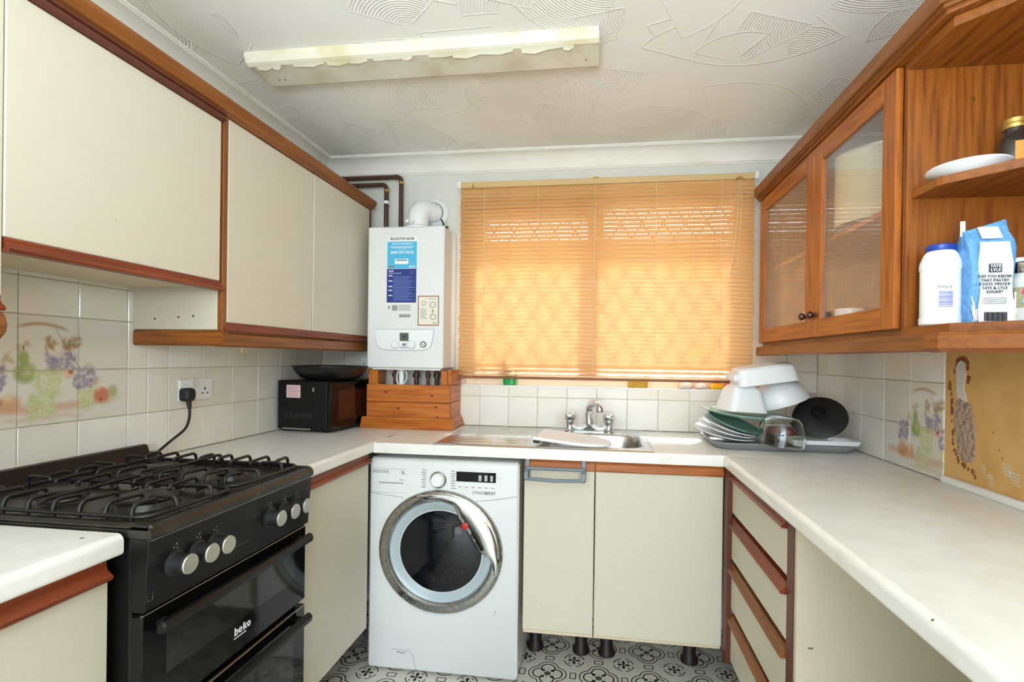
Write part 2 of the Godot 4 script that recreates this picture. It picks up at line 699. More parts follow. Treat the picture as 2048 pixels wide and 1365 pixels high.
	M.floor.uv1_offset = Vector3(0.35, 0, 0.3)
	M.paving = textured(noise_tex(81, 0.03, 4, [c8(150, 146, 138), c8(178, 174, 166)], 256), Vector3.ONE, 0.9)
	M.fence = textured(noise_tex(82, 0.03, 4, [c8(150, 124, 92), c8(182, 156, 120)], 256), Vector3(6, 0.8, 6), 0.85)
	M.brick = textured(noise_tex(83, 0.05, 4, [c8(150, 84, 62), c8(178, 112, 84)], 256), Vector3.ONE * 2.0, 0.9)
	M.rust = flat(c8(120, 70, 34), 0.8)
	M.foot = flat(c8(34, 17, 14), 0.5)
	M.grime = flat(c8(120, 96, 62), 0.8)


func speck_image(n: int, seed_: int, few: int, dark: Color, blots: int, blot: Color) -> ImageTexture:
	var r := RandomNumberGenerator.new()
	r.seed = seed_
	var im := Image.create(n, n, false, Image.FORMAT_RGB8)
	im.fill(Color.WHITE)
	for i in blots:
		dab(im, Vector2(r.randf() * n, r.randf() * n), Vector2(r.randf_range(4, 16), r.randf_range(2, 6)), blot, r.randf_range(0.15, 0.45), 0.5)
	for i in few:
		dab(im, Vector2(r.randf() * n, r.randf() * n), Vector2.ONE * r.randf_range(0.5, 1.5), dark, r.randf_range(0.2, 0.7), 0.3)
	return ImageTexture.create_from_image(im)


# an oval of colour with a soft rim, laid over what is there (dye, dirt, ink)
func dab(im: Image, c: Vector2, r: Vector2, col: Color, a: float, soft := 0.3, turn := 0.0) -> void:
	var w := im.get_width()
	var h := im.get_height()
	var m := maxf(r.x, r.y) + 1.0
	var cs := cos(turn)
	var sn := sin(turn)
	for y in range(maxi(0, int(c.y - m)), mini(h, int(c.y + m) + 2)):
		for x in range(maxi(0, int(c.x - m)), mini(w, int(c.x + m) + 2)):
			var dx := x - c.x
			var dy := y - c.y
			var d := Vector2((dx * cs + dy * sn) / r.x, (dy * cs - dx * sn) / r.y).length()
			if d < 1.0:
				var k := a * clampf((1.0 - d) / maxf(soft, 0.01), 0.0, 1.0)
				im.set_pixel(x, y, im.get_pixel(x, y).lerp(col, k))


# strokes of a plasterer's comb: fans of concentric ridges, each over the last
func comb_image(n: int) -> Image:
	var r := RandomNumberGenerator.new()
	r.seed = 41
	var a := PackedByteArray()
	a.resize(n * n)
	a.fill(120)
	var px := n / 2.4
	for s in 120:
		var cx := r.randf() * n
		var cy := r.randf() * n
		var r1 := r.randf_range(0.14, 0.36) * px
		var r0 := r1 - r.randf_range(0.10, 0.24) * px
		r0 = maxf(r0, 0.02 * px)
		var mid := r.randf() * TAU
		var half := r.randf_range(0.5, 1.3)
		var smooth := r.randf() < 0.42
		var depth := r.randf_range(26.0, 44.0)
		var base := r.randf_range(108.0, 138.0)
		var pitch := 0.0092 * px
		for y in range(int(cy - r1), int(cy + r1) + 1):
			for x in range(int(cx - r1), int(cx + r1) + 1):
				var dx := x - cx
				var dy := y - cy
				var d := sqrt(dx * dx + dy * dy)
				if d > r1 or d < r0:
					continue
				var w := absf(wrapf(atan2(dy, dx) - mid, -PI, PI))
				if w > half:
					continue
				var h := base if smooth else base + depth * cos(TAU * d / pitch)
				if r1 - d < 2.2 or (half - w) * d < 2.0:
					h = base + 50.0
				a[posmod(y, n) * n + posmod(x, n)] = int(clampf(h, 0, 255))
	return Image.create_from_data(n, n, false, Image.FORMAT_L8, a)


# the printed pattern of the vinyl: four-lobed flowers, brackets and small crosses
func floor_image(n: int) -> Image:
	var a := PackedByteArray()
	a.resize(n * n * 3)
	var r := RandomNumberGenerator.new()
	r.seed = 5
	var nz := FastNoiseLite.new()
	nz.frequency = 0.02
	for y in n:
		for x in n:
			var p := Vector2((x + 0.5) / n - 0.5, (y + 0.5) / n - 0.5)
			var q := p.abs()
			var ink := false
			# lobes of the flower
			var lobe := minf(Vector2(q.x - 0.155, q.y).length(), Vector2(q.x, q.y - 0.155).length()) - 0.135
			ink = ink or absf(lobe) < 0.014
			# second outline, pinched between the lobes
			var o2 := minf(Vector2(q.x - 0.17, q.y).length(), Vector2(q.x, q.y - 0.17).length()) - 0.20
			ink = ink or (absf(o2) < 0.011 and q.x + q.y > 0.30)
			var d := p.length()
			ink = ink or absf(d - 0.055) < 0.011
			# fleurs along the diagonals
			var u := (q.x + q.y) * 0.7071
			var v := absf(q.x - q.y) * 0.7071
			ink = ink or (u > 0.085 and u < 0.20 and v < 0.026 * sin(clampf((u - 0.085) / 0.115, 0, 1) * PI) + 0.004)
			ink = ink or Vector2(u - 0.128, v - 0.026).length() < 0.017
			# dots in the lobes
			ink = ink or Vector2(q.x - 0.125, q.y).length() < 0.011 or Vector2(q.x, q.y - 0.125).length() < 0.011
			# brackets half-way between flowers
			var e := Vector2(0.5 - maxf(q.x, q.y), minf(q.x, q.y))
			ink = ink or (absf(e.x - 0.055) < 0.010 and e.y < 0.085) or (absf(e.y - 0.085) < 0.010 and e.x < 0.055)
			# crosses where four repeats meet
			var c := Vector2(0.5, 0.5) - q
			var cm := minf(c.x, c.y)
			var cM := maxf(c.x, c.y)
			ink = ink or (cM < 0.125 and cm < 0.012 + 0.022 * maxf(0.0, sin((cM - 0.03) / 0.095 * PI)))
			ink = ink or (absf(c.length() - 0.20) < 0.011 and absf(c.x - c.y) < 0.16)
			ink = ink or Vector2(c.x - 0.10, c.y - 0.10).length() < 0.020
			var k := 0.5 + 0.5 * nz.get_noise_2d(x, y)
			var col := Color8(34, 32, 28) if ink else Color8(214, 207, 190).lerp(Color8(226, 221, 208), k)
			var i := (y * n + x) * 3
			a[i] = col.r8
			a[i + 1] = col.g8
			a[i + 2] = col.b8
	return Image.create_from_data(n, n, false, Image.FORMAT_RGB8, a)


# transfer print of fruit on six tiles (three across, two up)
func fruit_image(w: int, h: int) -> Image:
	var im := Image.create(w, h, false, Image.FORMAT_RGB8)
	im.fill(c8(222, 216, 202))
	var r := RandomNumberGenerator.new()
	r.seed = 3
	var s := Vector2(w, h)
	var k := float(w)
	var ov := func(x: float, y: float, rx: float, ry: float, c: Color, al: float, soft := 0.5, turn := 0.0) -> void:
		dab(im, Vector2(x, y) * s, Vector2(rx, ry) * k, c, al, soft, turn)
	# tan wash under the fruit
	for i in 26:
		ov.call(0.02 + i * 0.034, 0.86 - 0.06 * absf(i - 13.0) / 13.0 + 0.02 * sin(i * 1.9), 0.085, 0.036, c8(205, 146, 108), 0.30, 0.95)
	for i in 8:
		ov.call(0.30 + 0.05 * i, 0.93 + 0.015 * sin(i * 2.0), 0.06, 0.018, c8(212, 160, 124), 0.3, 0.9)
	# leaves
	for i in 7:
		ov.call(0.36 + i * 0.035, 0.10 - 0.022 * sin(i * 0.6), 0.045, 0.016, c8(160, 112, 66), 0.42, 0.8, -0.3 + 0.1 * i)
	for q in [[0.50, 0.25], [0.64, 0.22], [0.60, 0.27]]:
		for i in 9:
			ov.call(q[0] + r.randf_range(-0.028, 0.028), q[1] + r.randf_range(-0.05, 0.05), 0.034, 0.018, c8(152, 108, 62).lerp(c8(150, 124, 70), r.randf()), 0.42, 0.8, r.randf() * 3)
	for q in [[0.36, 0.30], [0.28, 0.40], [0.25, 0.46]]:
		for i in 6:
			ov.call(q[0] + r.randf_range(-0.025, 0.025), q[1] + r.randf_range(-0.05, 0.05), 0.034, 0.016, c8(178, 160, 108), 0.36, 0.85, r.randf() * 3)
	for i in 40:
		ov.call(0.53 + i * 0.0034, 0.12 + i * 0.0088, 0.0045, 0.0045, c8(128, 100, 74), 0.5, 0.6)
	# dark grapes
	for g in [[0.21, 0.57, 0.06, 0.11, 44], [0.56, 0.43, 0.08, 0.09, 56], [0.71, 0.58, 0.07, 0.10, 46]]:
		for i in 10:
			ov.call(g[0] + r.randf_range(-g[2], g[2]), g[1] + r.randf_range(-g[3], g[3]), 0.045, 0.045, c8(160, 148, 170), 0.25, 0.95)
		for i in g[4]:
			var x: float = g[0] + r.randf_range(-g[2], g[2])
			var y: float = g[1] + r.randf_range(-g[3], g[3])
			ov.call(x, y, 0.017, 0.017, c8(148, 136, 164).lerp(c8(128, 112, 140), r.randf()), 0.5, 0.6)
			ov.call(x - 0.004, y - 0.008, 0.006, 0.006, c8(212, 206, 218), 0.55, 0.8)
	# pear
	ov.call(0.37, 0.52, 0.072, 0.076, c8(146, 164, 92), 0.9, 0.45)
	ov.call(0.36, 0.39, 0.038, 0.058, c8(150, 166, 96), 0.9, 0.5)
	ov.call(0.385, 0.51, 0.04, 0.05, c8(208, 208, 156), 0.8, 0.9)
	ov.call(0.36, 0.30, 0.005, 0.02, c8(100, 80, 54), 0.8, 0.5)
	# halved fig
	ov.call(0.61, 0.53, 0.04, 0.042, c8(226, 186, 152), 0.9, 0.4)
	ov.call(0.62, 0.52, 0.02, 0.02, c8(140, 90, 70), 0.8, 0.6)
	# pale grapes
	for g in [[0.49, 0.61, 0.07, 0.11, 48], [0.46, 0.83, 0.065, 0.12, 50], [0.72, 0.77, 0.05, 0.09, 30]]:
		for i in 8:
			ov.call(g[0] + r.randf_range(-g[2], g[2]), g[1] + r.randf_range(-g[3], g[3]), 0.05, 0.05, c8(200, 204, 152), 0.3, 0.95)
		for i in g[4]:
			var x: float = g[0] + r.randf_range(-g[2], g[2])
			var y: float = g[1] + r.randf_range(-g[3], g[3])
			ov.call(x, y, 0.020, 0.020, c8(186, 194, 128).lerp(c8(208, 210, 156), r.randf()), 0.6, 0.6)
			ov.call(x - 0.004, y - 0.009, 0.007, 0.007, c8(238, 238, 212), 0.6, 0.8)
	# apples
	ov.call(0.20, 0.79, 0.080, 0.076, c8(206, 142, 98), 0.85, 0.55)
	ov.call(0.30, 0.79, 0.066, 0.07, c8(214, 160, 112), 0.8, 0.55)
	ov.call(0.25, 0.77, 0.018, 0.028, c8(172, 108, 78), 0.55, 0.9)
	ov.call(0.29, 0.74, 0.03, 0.03, c8(238, 212, 174), 0.65, 0.95)
	ov.call(0.89, 0.73, 0.045, 0.055, c8(178, 172, 116), 0.85, 0.5)
	ov.call(0.815, 0.76, 0.062, 0.064, c8(206, 116, 82), 0.9, 0.4)
	ov.call(0.81, 0.80, 0.013, 0.015, c8(150, 82, 64), 0.7, 0.7)
	ov.call(0.795, 0.70, 0.02, 0.02, c8(240, 198, 164), 0.7, 0.95)
	ov.call(0.78, 0.63, 0.045, 0.026, c8(222, 178, 140), 0.6, 0.8, -0.8)
	return im


# ---------------------------------------------------------------- room

func tile(o: Node3D, c: Vector3, s: Vector3, m: Material) -> void:
	var key := "%d_%d_%d" % [roundi(s.x * 2000), roundi(s.y * 2000), roundi(s.z * 2000)]
	if not tile_cache.has(key):
		tile_cache[key] = bx(-s / 2, s / 2, 0.0016).commit()
	var p := MeshInstance3D.new()
	p.name = "tile"
	p.mesh = tile_cache[key]
	p.material_override = m
	p.position = c - place_of(o)
	o.add_child(p, true)


# tiles between given joint lines on a wall; `skip` tells which fields stay bare
func tile_field(o: Node3D, axis: int, face: float, out: float, us: Array, vs: Array, skip: Callable) -> void:
	var gap := 0.0016
	for i in us.size() - 1:
		for j in vs.size() - 1:
			if skip.call(i, j):
				continue
			var du: float = us[i + 1] - us[i] - gap
			var dv: float = vs[j + 1] - vs[j] - gap
			var lift := rng.randf_range(-0.0004, 0.0004)
			var c := Vector3.ZERO
			var s := Vector3.ZERO
			c[axis] = face - out * (0.003 - lift)
			s[axis] = 0.006
			var ua := 2 if axis == 0 else 0
			c[ua] = (us[i] + us[i + 1]) / 2.0
			s[ua] = du
			c.y = (vs[j] + vs[j + 1]) / 2.0
			s.y = dv
			tile(o, c, s, M["tile%d" % rng.randi_range(0, 2)])


# a tile that carries its share of the fruit print; u runs across the picture, from u0 at z0 to 1 at z1
func print_tile(o: Node3D, x: float, out: float, z0: float, z1: float, y0: float, y1: float, pic: Array) -> void:
	# pic: [z at the picture's left, z at its right, y at its bottom, y at its top]
	var g := 0.0008
	var za := minf(z0, z1) + g
	var zb := maxf(z0, z1) - g
	var ya := y0 + g
	var yb := y1 - g
	var m := MB.new()
	m.has_uv = true
	var xb := x - out * 0.0045
	m.box(Vector3(x - out * 0.006, ya, za), Vector3(xb, yb, zb))
	var uv := func(z: float, y: float) -> Vector2:
		return Vector2((z - pic[0]) / (pic[1] - pic[0]), (pic[3] - y) / (pic[3] - pic[2]))
	# glazed face with a softened edge, all points mapped to the print
	var b := 0.0016
	var inner := [Vector3(x, yb - b, za + b), Vector3(x, yb - b, zb - b), Vector3(x, ya + b, zb - b), Vector3(x, ya + b, za + b)]
	var outer := [Vector3(xb, yb, za), Vector3(xb, yb, zb), Vector3(xb, ya, zb), Vector3(xb, ya, za)]
	var faces := [[inner[0], inner[1], inner[2], inner[3], Vector3(out, 0, 0)]]
	var side := [Vector3(0, 1, 0), Vector3(0, 0, 1), Vector3(0, -1, 0), Vector3(0, 0, -1)]
	for i in 4:
		faces.append([outer[i], outer[(i + 1) % 4], inner[(i + 1) % 4], inner[i], side[i] + Vector3(out, 0, 0)])
	for f in faces:
		var first := m.V.size()
		m.quad_n(f[0], f[1], f[2], f[3], f[4])
		for i in range(first, m.V.size()):
			m.U[i] = uv.call(m.V[i].z, m.V[i].y)
	part(o, "tile", m, M.decor, "tile with part of a fruit print")


func build_shell() -> void:
	# floor and ceiling
	struct("floor", bx(Vector3(-0.13, -0.1, -0.25), Vector3(W + 0.13, 0, REAR + 0.12)), M.floor, "pale vinyl floor printed with black four-lobed flowers")
	struct("ceiling", bx(Vector3(-0.13, H, -0.25), Vector3(W + 0.13, H + 0.15, REAR + 0.12)), M.ceiling, "off-white ceiling of combed plaster swirls")
	# wall with the window
	var m := MB.new()
	m.box(Vector3(-0.13, 0, -0.25), Vector3(0.745, H, -0.006))
	m.box(Vector3(2.085, 0, -0.25), Vector3(W + 0.13, H, -0.006))
	m.box(Vector3(0.745, 0, -0.25), Vector3(2.085, 1.10, -0.006))
	m.box(Vector3(0.745, 2.03, -0.25), Vector3(2.085, H, -0.006))
	var wb := struct("wall_back", m, M.wall, "white painted wall round the window, tiled below")
	var us := []
	for k in 18:
		us.append(0.835 - 6 * 0.1426 + 0.1426 * k)
	us[0] = 0.0
	us[17] = W
	us = us.slice(0, 18)
	var vs := [0.906, 1.0515, 1.1925, 1.335]
	# above the window board there are tiles only left and right of the opening
	tile_field(wb, 2, 0.0, 1.0, us.slice(0, 18), [0.906, 1.0515], func(_i, _j): return false)
	tile_field(wb, 2, 0.0, 1.0, us.slice(5, 15), [1.0515, 1.1005], func(_i, _j): return false)
	tile_field(wb, 2, 0.0, 1.0, us.slice(0, 6), [1.0515, 1.1925, 1.335], func(i, j): return i > 4 or (i > 3 and j == 1))
	tile_field(wb, 2, 0.0, 1.0, [2.105, 2.2605, W], [1.1005, 1.1925, 1.335], func(_i, _j): return false)
	part(wb, "grout_bed", bx(Vector3(0, 0.905, -0.006), Vector3(W, 1.0985, -0.0035)), M.grout)

	# left wall
	var wl := struct("wall_left", bx(Vector3(-0.13, 0, -0.006), Vector3(-0.006, H, REAR)), M.wall, "white wall on the cooker side, tiled between worktop and cupboards")
	part(wl, "grout_bed", bx(Vector3(-0.006, 0.905, 0.0), Vector3(-0.0035, 1.48, 2.6)), M.grout)
	var zs := [0.0, 0.05, 0.191, 0.333, 0.476, 0.6205, 0.765, 0.908, 0.985]
	tile_field(wl, 0, 0.0, 1.0, zs, [0.906, 1.0505, 1.192, 1.334], func(_i, _j): return false)
	zs = [0.985, 1.051, 1.193, 1.336, 1.479, 1.622, 1.765, 1.908, 2.05, 2.19, 2.33]
	vs = [0.906, 1.0505, 1.1915, 1.334, 1.4295, 1.52]
	var pic := [1.479, 1.051, 1.0505, 1.334]
	tile_field(wl, 0, 0.0, 1.0, zs, vs, func(i, j): return i >= 1 and i <= 3 and (j == 1 or j == 2))
	for i in [1, 2, 3]:
		for j in [1, 2]:
			print_tile(wl, 0.0, 1.0, zs[i], zs[i + 1], vs[j], vs[j + 1], pic)

	# right wall: tiles at the far end, bare ochre wall nearer
	var wr := struct("wall_right", bx(Vector3(W + 0.006, 0, -0.006), Vector3(W + 0.13, H, REAR)), M.wall, "right wall, half tiled and half stripped to ochre plaster")
	part(wr, "grout_bed", bx(Vector3(W + 0.0035, 0.905, 0.0), Vector3(W + 0.006, 1.335, 0.829)), M.grout)
	zs = [0.0, 0.095, 0.238, 0.381, 0.531, 0.676, 0.829]
	vs = [0.906, 1.0455, 1.185, 1.335]
	tile_field(wr, 0, W, -1.0, zs, vs, func(i, j): return i >= 4 and j <= 1)
	pic = [0.558, 0.955, 0.906, 1.185]
	for i in [4, 5]:
		for j in [0, 1]:
			print_tile(wr, W, -1.0, zs[i], zs[i + 1], vs[j], vs[j + 1], pic)
	part(wr, "bare_plaster", bx(Vector3(W + 0.004, 0.905, 0.8295), Vector3(W + 0.006, 1.34, 2.7)), M.ochre, "stripped ochre wall with scars")
	scars(wr)

	# rear wall with the wide doorway the camera looks in through
	m = MB.new()
	m.box(Vector3(-0.13, 0, REAR), Vector3(0.50, H, REAR + 0.12))
	m.box(Vector3(2.05, 0, REAR), Vector3(W + 0.13, H, REAR + 0.12))
	m.box(Vector3(0.50, 2.06, REAR), Vector3(2.05, H, REAR + 0.12))
	struct("wall_rear", m, M.wall, "white wall behind the camera with a wide open doorway")

	# cove along the ceiling
	var cove := func(a: float) -> PackedVector2Array:
		var p := PackedVector2Array([Vector2(0, a), Vector2(0, a + 0.004)])
		return p
	var outline := PackedVector2Array([Vector2(-0.004, 0.0), Vector2(0.094, 0.0), Vector2(0.094, -0.006), Vector2(0.088, -0.006)])
	for k in 9:
		var w := PI / 2 * k / 8.0
		outline.append(Vector2(0.088 - 0.078 * sin(w), -0.010 - 0.058 * (1 - cos(w))))
	outline.append(Vector2(0.004, -0.070))
	outline.append(Vector2(0.004, -0.076))
	outline.append(Vector2(-0.004, -0.076))
	var shift := func(sx: float, ox: float) -> PackedVector2Array:
		var p := PackedVector2Array()
		for q in outline:
			p.append(Vector2(ox + sx * q.x, H + q.y))
		return p
	struct("trim_1", MB.new().extrude(shift.call(1.0, -0.004), 0, -0.004, W + 0.004), M.coving, "plaster cove over the window wall")
	struct("trim_2", MB.new().extrude(shift.call(1.0, -0.004), 2, -0.004, REAR), M.coving, "plaster cove over the left cupboards")
	struct("trim_3", MB.new().extrude(shift.call(-1.0, W + 0.004), 2, -0.004, REAR), M.coving, "plaster cove over the right cupboards")
	struct("trim_4", bx(Vector3(W - 0.018, 0.905, 0.842), Vector3(W + 0.004, 0.926, 2.65), 0.006), M.sealant, "white sealant bead along the foot of the bare wall")


# an outline with broken edges
func ragged(pts: Array, amp: float, r: RandomNumberGenerator) -> PackedVector2Array:
	var p := v2(pts)
	var out := PackedVector2Array()
	for i in p.size():
		var q := p[(i + 1) % p.size()]
		var n := maxi(2, int(p[i].distance_to(q) / 0.006))
		for k in n:
			out.append(p[i].lerp(q, float(k) / n) + Vector2(r.randf_range(-amp, amp), r.randf_range(-amp, amp)))
	return out


# scars in the stripped wall: skim plaster, burnt crumbs along it, scraped places
func scars(wr: Node3D) -> void:
	var r := RandomNumberGenerator.new()
	r.seed = 23
	var f := W + 0.004
	var patch := func(pts: PackedVector2Array, d: float, m: Material, called: String) -> void:
		if Geometry2D.triangulate_polygon(pts).size() > 0:
			part(wr, called, MB.new().extrude(pts, 0, f + 0.001, f - d), m)
	var blobs := func(path: Array, wide: float, n: int, m: Material) -> void:
		var p := v2(path)
		for i in n:
			var t := r.randf() * (p.size() - 1)
			var c := p[int(t)].lerp(p[mini(int(t) + 1, p.size() - 1)], fmod(t, 1.0)) + Vector2(r.randf_range(-wide, wide), r.randf_range(-wide, wide))
			var o := PackedVector2Array()
			var s := r.randf_range(0.002, 0.0065)
			var k := 7
			for j in k:
				var a := TAU * j / k
				o.append(c + Vector2(cos(a) * s * r.randf_range(0.5, 1.1), sin(a) * s * r.randf_range(0.8, 1.8)))
			patch.call(o, r.randf_range(0.0006, 0.0016), m, "burnt_crumb")
	patch.call(ragged([0.872, 1.238, 0.89, 1.250, 0.903, 1.242, 0.906, 1.205, 0.900, 1.170, 0.915, 1.140, 0.892, 1.130, 0.876, 1.150, 0.874, 1.195], 0.0014, r), 0.0022, M.plaster_white, "plaster_patch")
	patch.call(ragged([0.868, 1.130, 0.885, 1.148, 0.922, 1.135, 0.936, 1.10, 0.944, 1.05, 0.946, 1.0, 0.935, 0.982, 0.905, 0.976, 0.885, 0.995, 0.876, 1.035, 0.868, 1.08], 0.0016, r), 0.0026, M.plaster, "plaster_patch")
	blobs.call([0.866, 1.22, 0.876, 1.25, 0.895, 1.256, 0.912, 1.245, 0.917, 1.215, 0.915, 1.18], 0.003, 30, M.burnt)
	blobs.call([0.858, 1.145, 0.855, 1.11, 0.860, 1.06, 0.862, 1.03, 0.868, 1.0, 0.885, 0.975, 0.91, 0.966, 0.94, 0.958, 0.948, 0.944], 0.004, 46, M.burnt)
	blobs.call([0.846, 1.19, 0.85, 1.16, 0.856, 1.14], 0.005, 10, M.burnt)
	for s in [[1.03, 1.000, 0.028], [1.05, 0.985, 0.034], [0.985, 0.965, 0.02], [0.965, 0.985, 0.015]]:
		for k in 4:
			var y: float = s[1] - k * 0.008
			patch.call(ragged([s[0] + k * 0.004, y, s[0] + s[2], y - 0.004, s[0] + s[2], y - 0.0065, s[0] + k * 0.004, y - 0.003], 0.0007, r), 0.0006, M.plaster_white, "scrape")
	for k in 9:
		var y := 0.998 - k * 0.0085
		patch.call(ragged([1.095, y, 1.20, y - 0.004, 1.20, y - 0.008, 1.098, y - 0.004], 0.0006, r), 0.0008, M.plaster_white, "scrape")
	for s in [[1.0, 1.07], [1.02, 1.03], [1.03, 1.012], [1.12, 1.16], [1.10, 1.19], [1.2, 1.1]]:
		patch.call(v2([s[0], s[1], s[0] + 0.003, s[1] + 0.002, s[0] + 0.004, s[1], s[0] + 0.002, s[1] - 0.003]), 0.0006, M.grime, "fleck")


func build_outdoors() -> void:
	var o := thing("flash_softbox", "photographer's flash with a square soft box tipped to the ceiling, behind the camera", "flash", Vector3(1.38, 0.0, 2.74))
	var head := Transform3D(Basis(Vector3(1, 0, 0), -deg_to_rad(18)), Vector3(1.38, 1.50, 2.74))
	var face := MB.new()
	face.xf = head
	face.box(Vector3(-0.28, -0.008, -0.28), Vector3(0.28, 0.0, 0.28), 0.002)
	part(o, "glowing_lamp_panel", face, M.lamp_face)
	part(o, "shell", MB.new().loft([ring_of(round_rect(-0.06, -0.06, 0.06, 0.06, 0.02), -0.21, head), ring_of(round_rect(-0.285, -0.285, 0.285, 0.285, 0.02), -0.009, head)]), M.black_rubber)
	part(o, "pole", MB.new().tube(PackedVector3Array([Vector3(1.38, 0.12, 2.84), Vector3(1.38, 1.28, 2.84)]), 0.014, 10), M.black_iron)
	for k in 3:
		var d := Vector3(sin(TAU * k / 3.0), 0, cos(TAU * k / 3.0))
		part(o, "leg", MB.new().tube(PackedVector3Array([Vector3(1.38, 0.40, 2.84) + d * 0.014, Vector3(1.38, 0.012, 2.84) + d * 0.30]), 0.010, 8), M.black_iron)
	struct("ground", bx(Vector3(-14, -0.45, -16), Vector3(16, -0.16, 18)), M.paving, "pale paving outside the house")


func build_window() -> void:
	var w := Node3D.new()
	w.name = "window_1"
	w.set_meta("kind", "structure")
	w.set_meta("label", "cream two-light window with diamond leading behind the blind")
	add_child(w)
	var zf := -0.055
	var zb := -0.14
	var fr := MB.new()
	fr.box(Vector3(0.745, 1.10, zb), Vector3(0.80, 2.03, zf), 0.004)
	fr.box(Vector3(2.03, 1.10, zb), Vector3(2.085, 2.03, zf), 0.004)
	fr.box(Vector3(0.80, 1.10, zb), Vector3(2.03, 1.195, zf), 0.004)
	fr.box(Vector3(0.80, 1.985, zb), Vector3(2.03, 2.03, zf), 0.004)
	fr.box(Vector3(1.388, 1.195, zb), Vector3(1.428, 1.985, zf), 0.004)
	part(w, "window_frame", fr, M.frame_white)
	var ca := MB.new()
	ca.box(Vector3(0.803, 1.199, zb + 0.01), Vector3(0.84, 1.981, zf + 0.012), 0.004)
	ca.box(Vector3(1.35, 1.199, zb + 0.01), Vector3(1.385, 1.981, zf + 0.012), 0.004)
	ca.box(Vector3(0.84, 1.199, zb + 0.01), Vector3(1.35, 1.24, zf + 0.012), 0.004)
	ca.box(Vector3(0.84, 1.937, zb + 0.01), Vector3(1.35, 1.981, zf + 0.012), 0.004)
	part(w, "casement", ca, M.frame_white)
	var zg := -0.115
	for p in [[0.84, 1.35, 1.24, 1.937], [1.428, 2.03, 1.195, 1.985]]:
		part(w, "pane", bx(Vector3(p[0], p[2], zg - 0.002), Vector3(p[1], p[3], zg + 0.002)), M.glass)
		for s in [-1.0, 1.0]:
			var k := -20
			while k < 40:
				var c: float = p[0] + 0.104 * k + 0.03
				k += 1
				# x = c + s * 0.65 * (y - y0), kept inside the pane
				var t0 := 0.0
				var t1: float = p[3] - p[2]
				var a: float = (p[0] - c) / (s * 0.65)
				var b: float = (p[1] - c) / (s * 0.65)
				t0 = maxf(t0, minf(a, b))
				t1 = minf(t1, maxf(a, b))
				if t1 - t0 < 0.03:
					continue
				var q0 := Vector3(c + s * 0.65 * t0, p[2] + t0, zg)
				var q1 := Vector3(c + s * 0.65 * t1, p[2] + t1, zg)
				var mb := MB.new()
				mb.xf = Transform3D(Basis(Vector3(0, 0, 1), atan2(q1.y - q0.y, q1.x - q0.x)), (q0 + q1) / 2.0)
				var l := q0.distance_to(q1) / 2.0
				mb.box(Vector3(-l, -0.0037, -0.003), Vector3(l, 0.0037, 0.003), 0.001)
				part(w, "lead_strip", mb, M.lead)
	var ha := MB.new()
	ha.box(Vector3(1.345, 1.50, zf + 0.012), Vector3(1.375, 1.56, zf + 0.02), 0.003)
	part(w, "handle", ha, M.white)
	var sill := MB.new()
	sill.box(Vector3(0.745, 1.0985, zf), Vector3(2.085, 1.1075, 0.001), 0.002)
	part(w, "window_sill", sill, M.white)
	var rev := MB.new()
	rev.box(Vector3(0.745, 1.1075, zf), Vector3(0.7475, 2.03, 0.0), 0.0)
	rev.box(Vector3(2.0825, 1.1075, zf), Vector3(2.085, 2.03, 0.0), 0.0)
	part(w, "reveal", rev, M.white_dull)

	# the blind
	var z := 0.05
	var b := thing("venetian_blind", "honey coloured wooden slatted blind hanging nearly closed over the window", "blind", Vector3(1.4175, 1.14, z))
	part(b, "headrail", MB.new().box(Vector3(0.738, 2.054, z - 0.02), Vector3(2.097, 2.081, z + 0.018), 0.002), M.headrail)
	for x in [0.7345, 2.1]:
		part(b, "bracket", bx(Vector3(x - 0.009, 2.052, 0.0), Vector3(x + 0.009, 2.086, z + 0.021), 0.003), M.white)
	part(b, "clip", bx(Vector3(0.80, 2.05, z + 0.018), Vector3(0.808, 2.068, z + 0.023), 0.001), M.brass)
	part(b, "clip", bx(Vector3(1.375, 2.079, z - 0.01), Vector3(1.402, 2.086, z + 0.02), 0.001), M.brass)
	var rows := []
	for i in 5:
		var t := i / 4.0 - 0.5
		rows.append([Vector3(-0.6775, 0.0014 * (1.0 - 4.0 * t * t), t * 0.024), Vector3(0.6775, 0.0014 * (1.0 - 4.0 * t * t), t * 0.024)])
	var slat := MB.new().sheet(rows, Vector3.UP).commit()
	var n := 47
	for i in n:
		var y := 2.040 - i * 0.01898
		var p := MeshInstance3D.new()
		p.name = "slat"
		p.mesh = slat
		p.material_override = M.slat
		# room edge down; the upper ones stand a little more open, the lowest ones sag open
		var a := 62.0 if y > 1.80 else lerpf(81.0, 63.0, clampf((y - 1.58) / 0.22, 0, 1))
		if i >= n - 3:
			a = [64.0, 40.0, 30.0][i - (n - 3)]
		if i < 2:
			a = 80.0
		a += rng.randf_range(-3.0, 2.0)
		p.rotation = Vector3(deg_to_rad(a), 0, rng.randf_range(-0.0012, 0.0012))
		p.position = Vector3(rng.randf_range(-0.003, 0.003), y, z) - b.position + Vector3(1.4175, 0, 0)
		b.add_child(p, true)
	part(b, "bottom_rail", bx(Vector3(0.738, 1.141, z - 0.013), Vector3(2.097, 1.153, z + 0.013), 0.003), M.brown_x)
	for x in [0.861, 1.12, 1.386, 1.664, 1.95]:
		part(b, "ladder_cord", MB.new().tube(v3([x, 2.054, z + 0.0135, x, 1.153, z + 0.0135]), 0.0009, 5), M.cord)
	var pull := PackedVector3Array()
	for k in 13:
		var t := k / 12.0
		pull.append(Vector3(2.022 - 0.03 * t * t, 2.055 - 0.40 * t, z + 0.024))
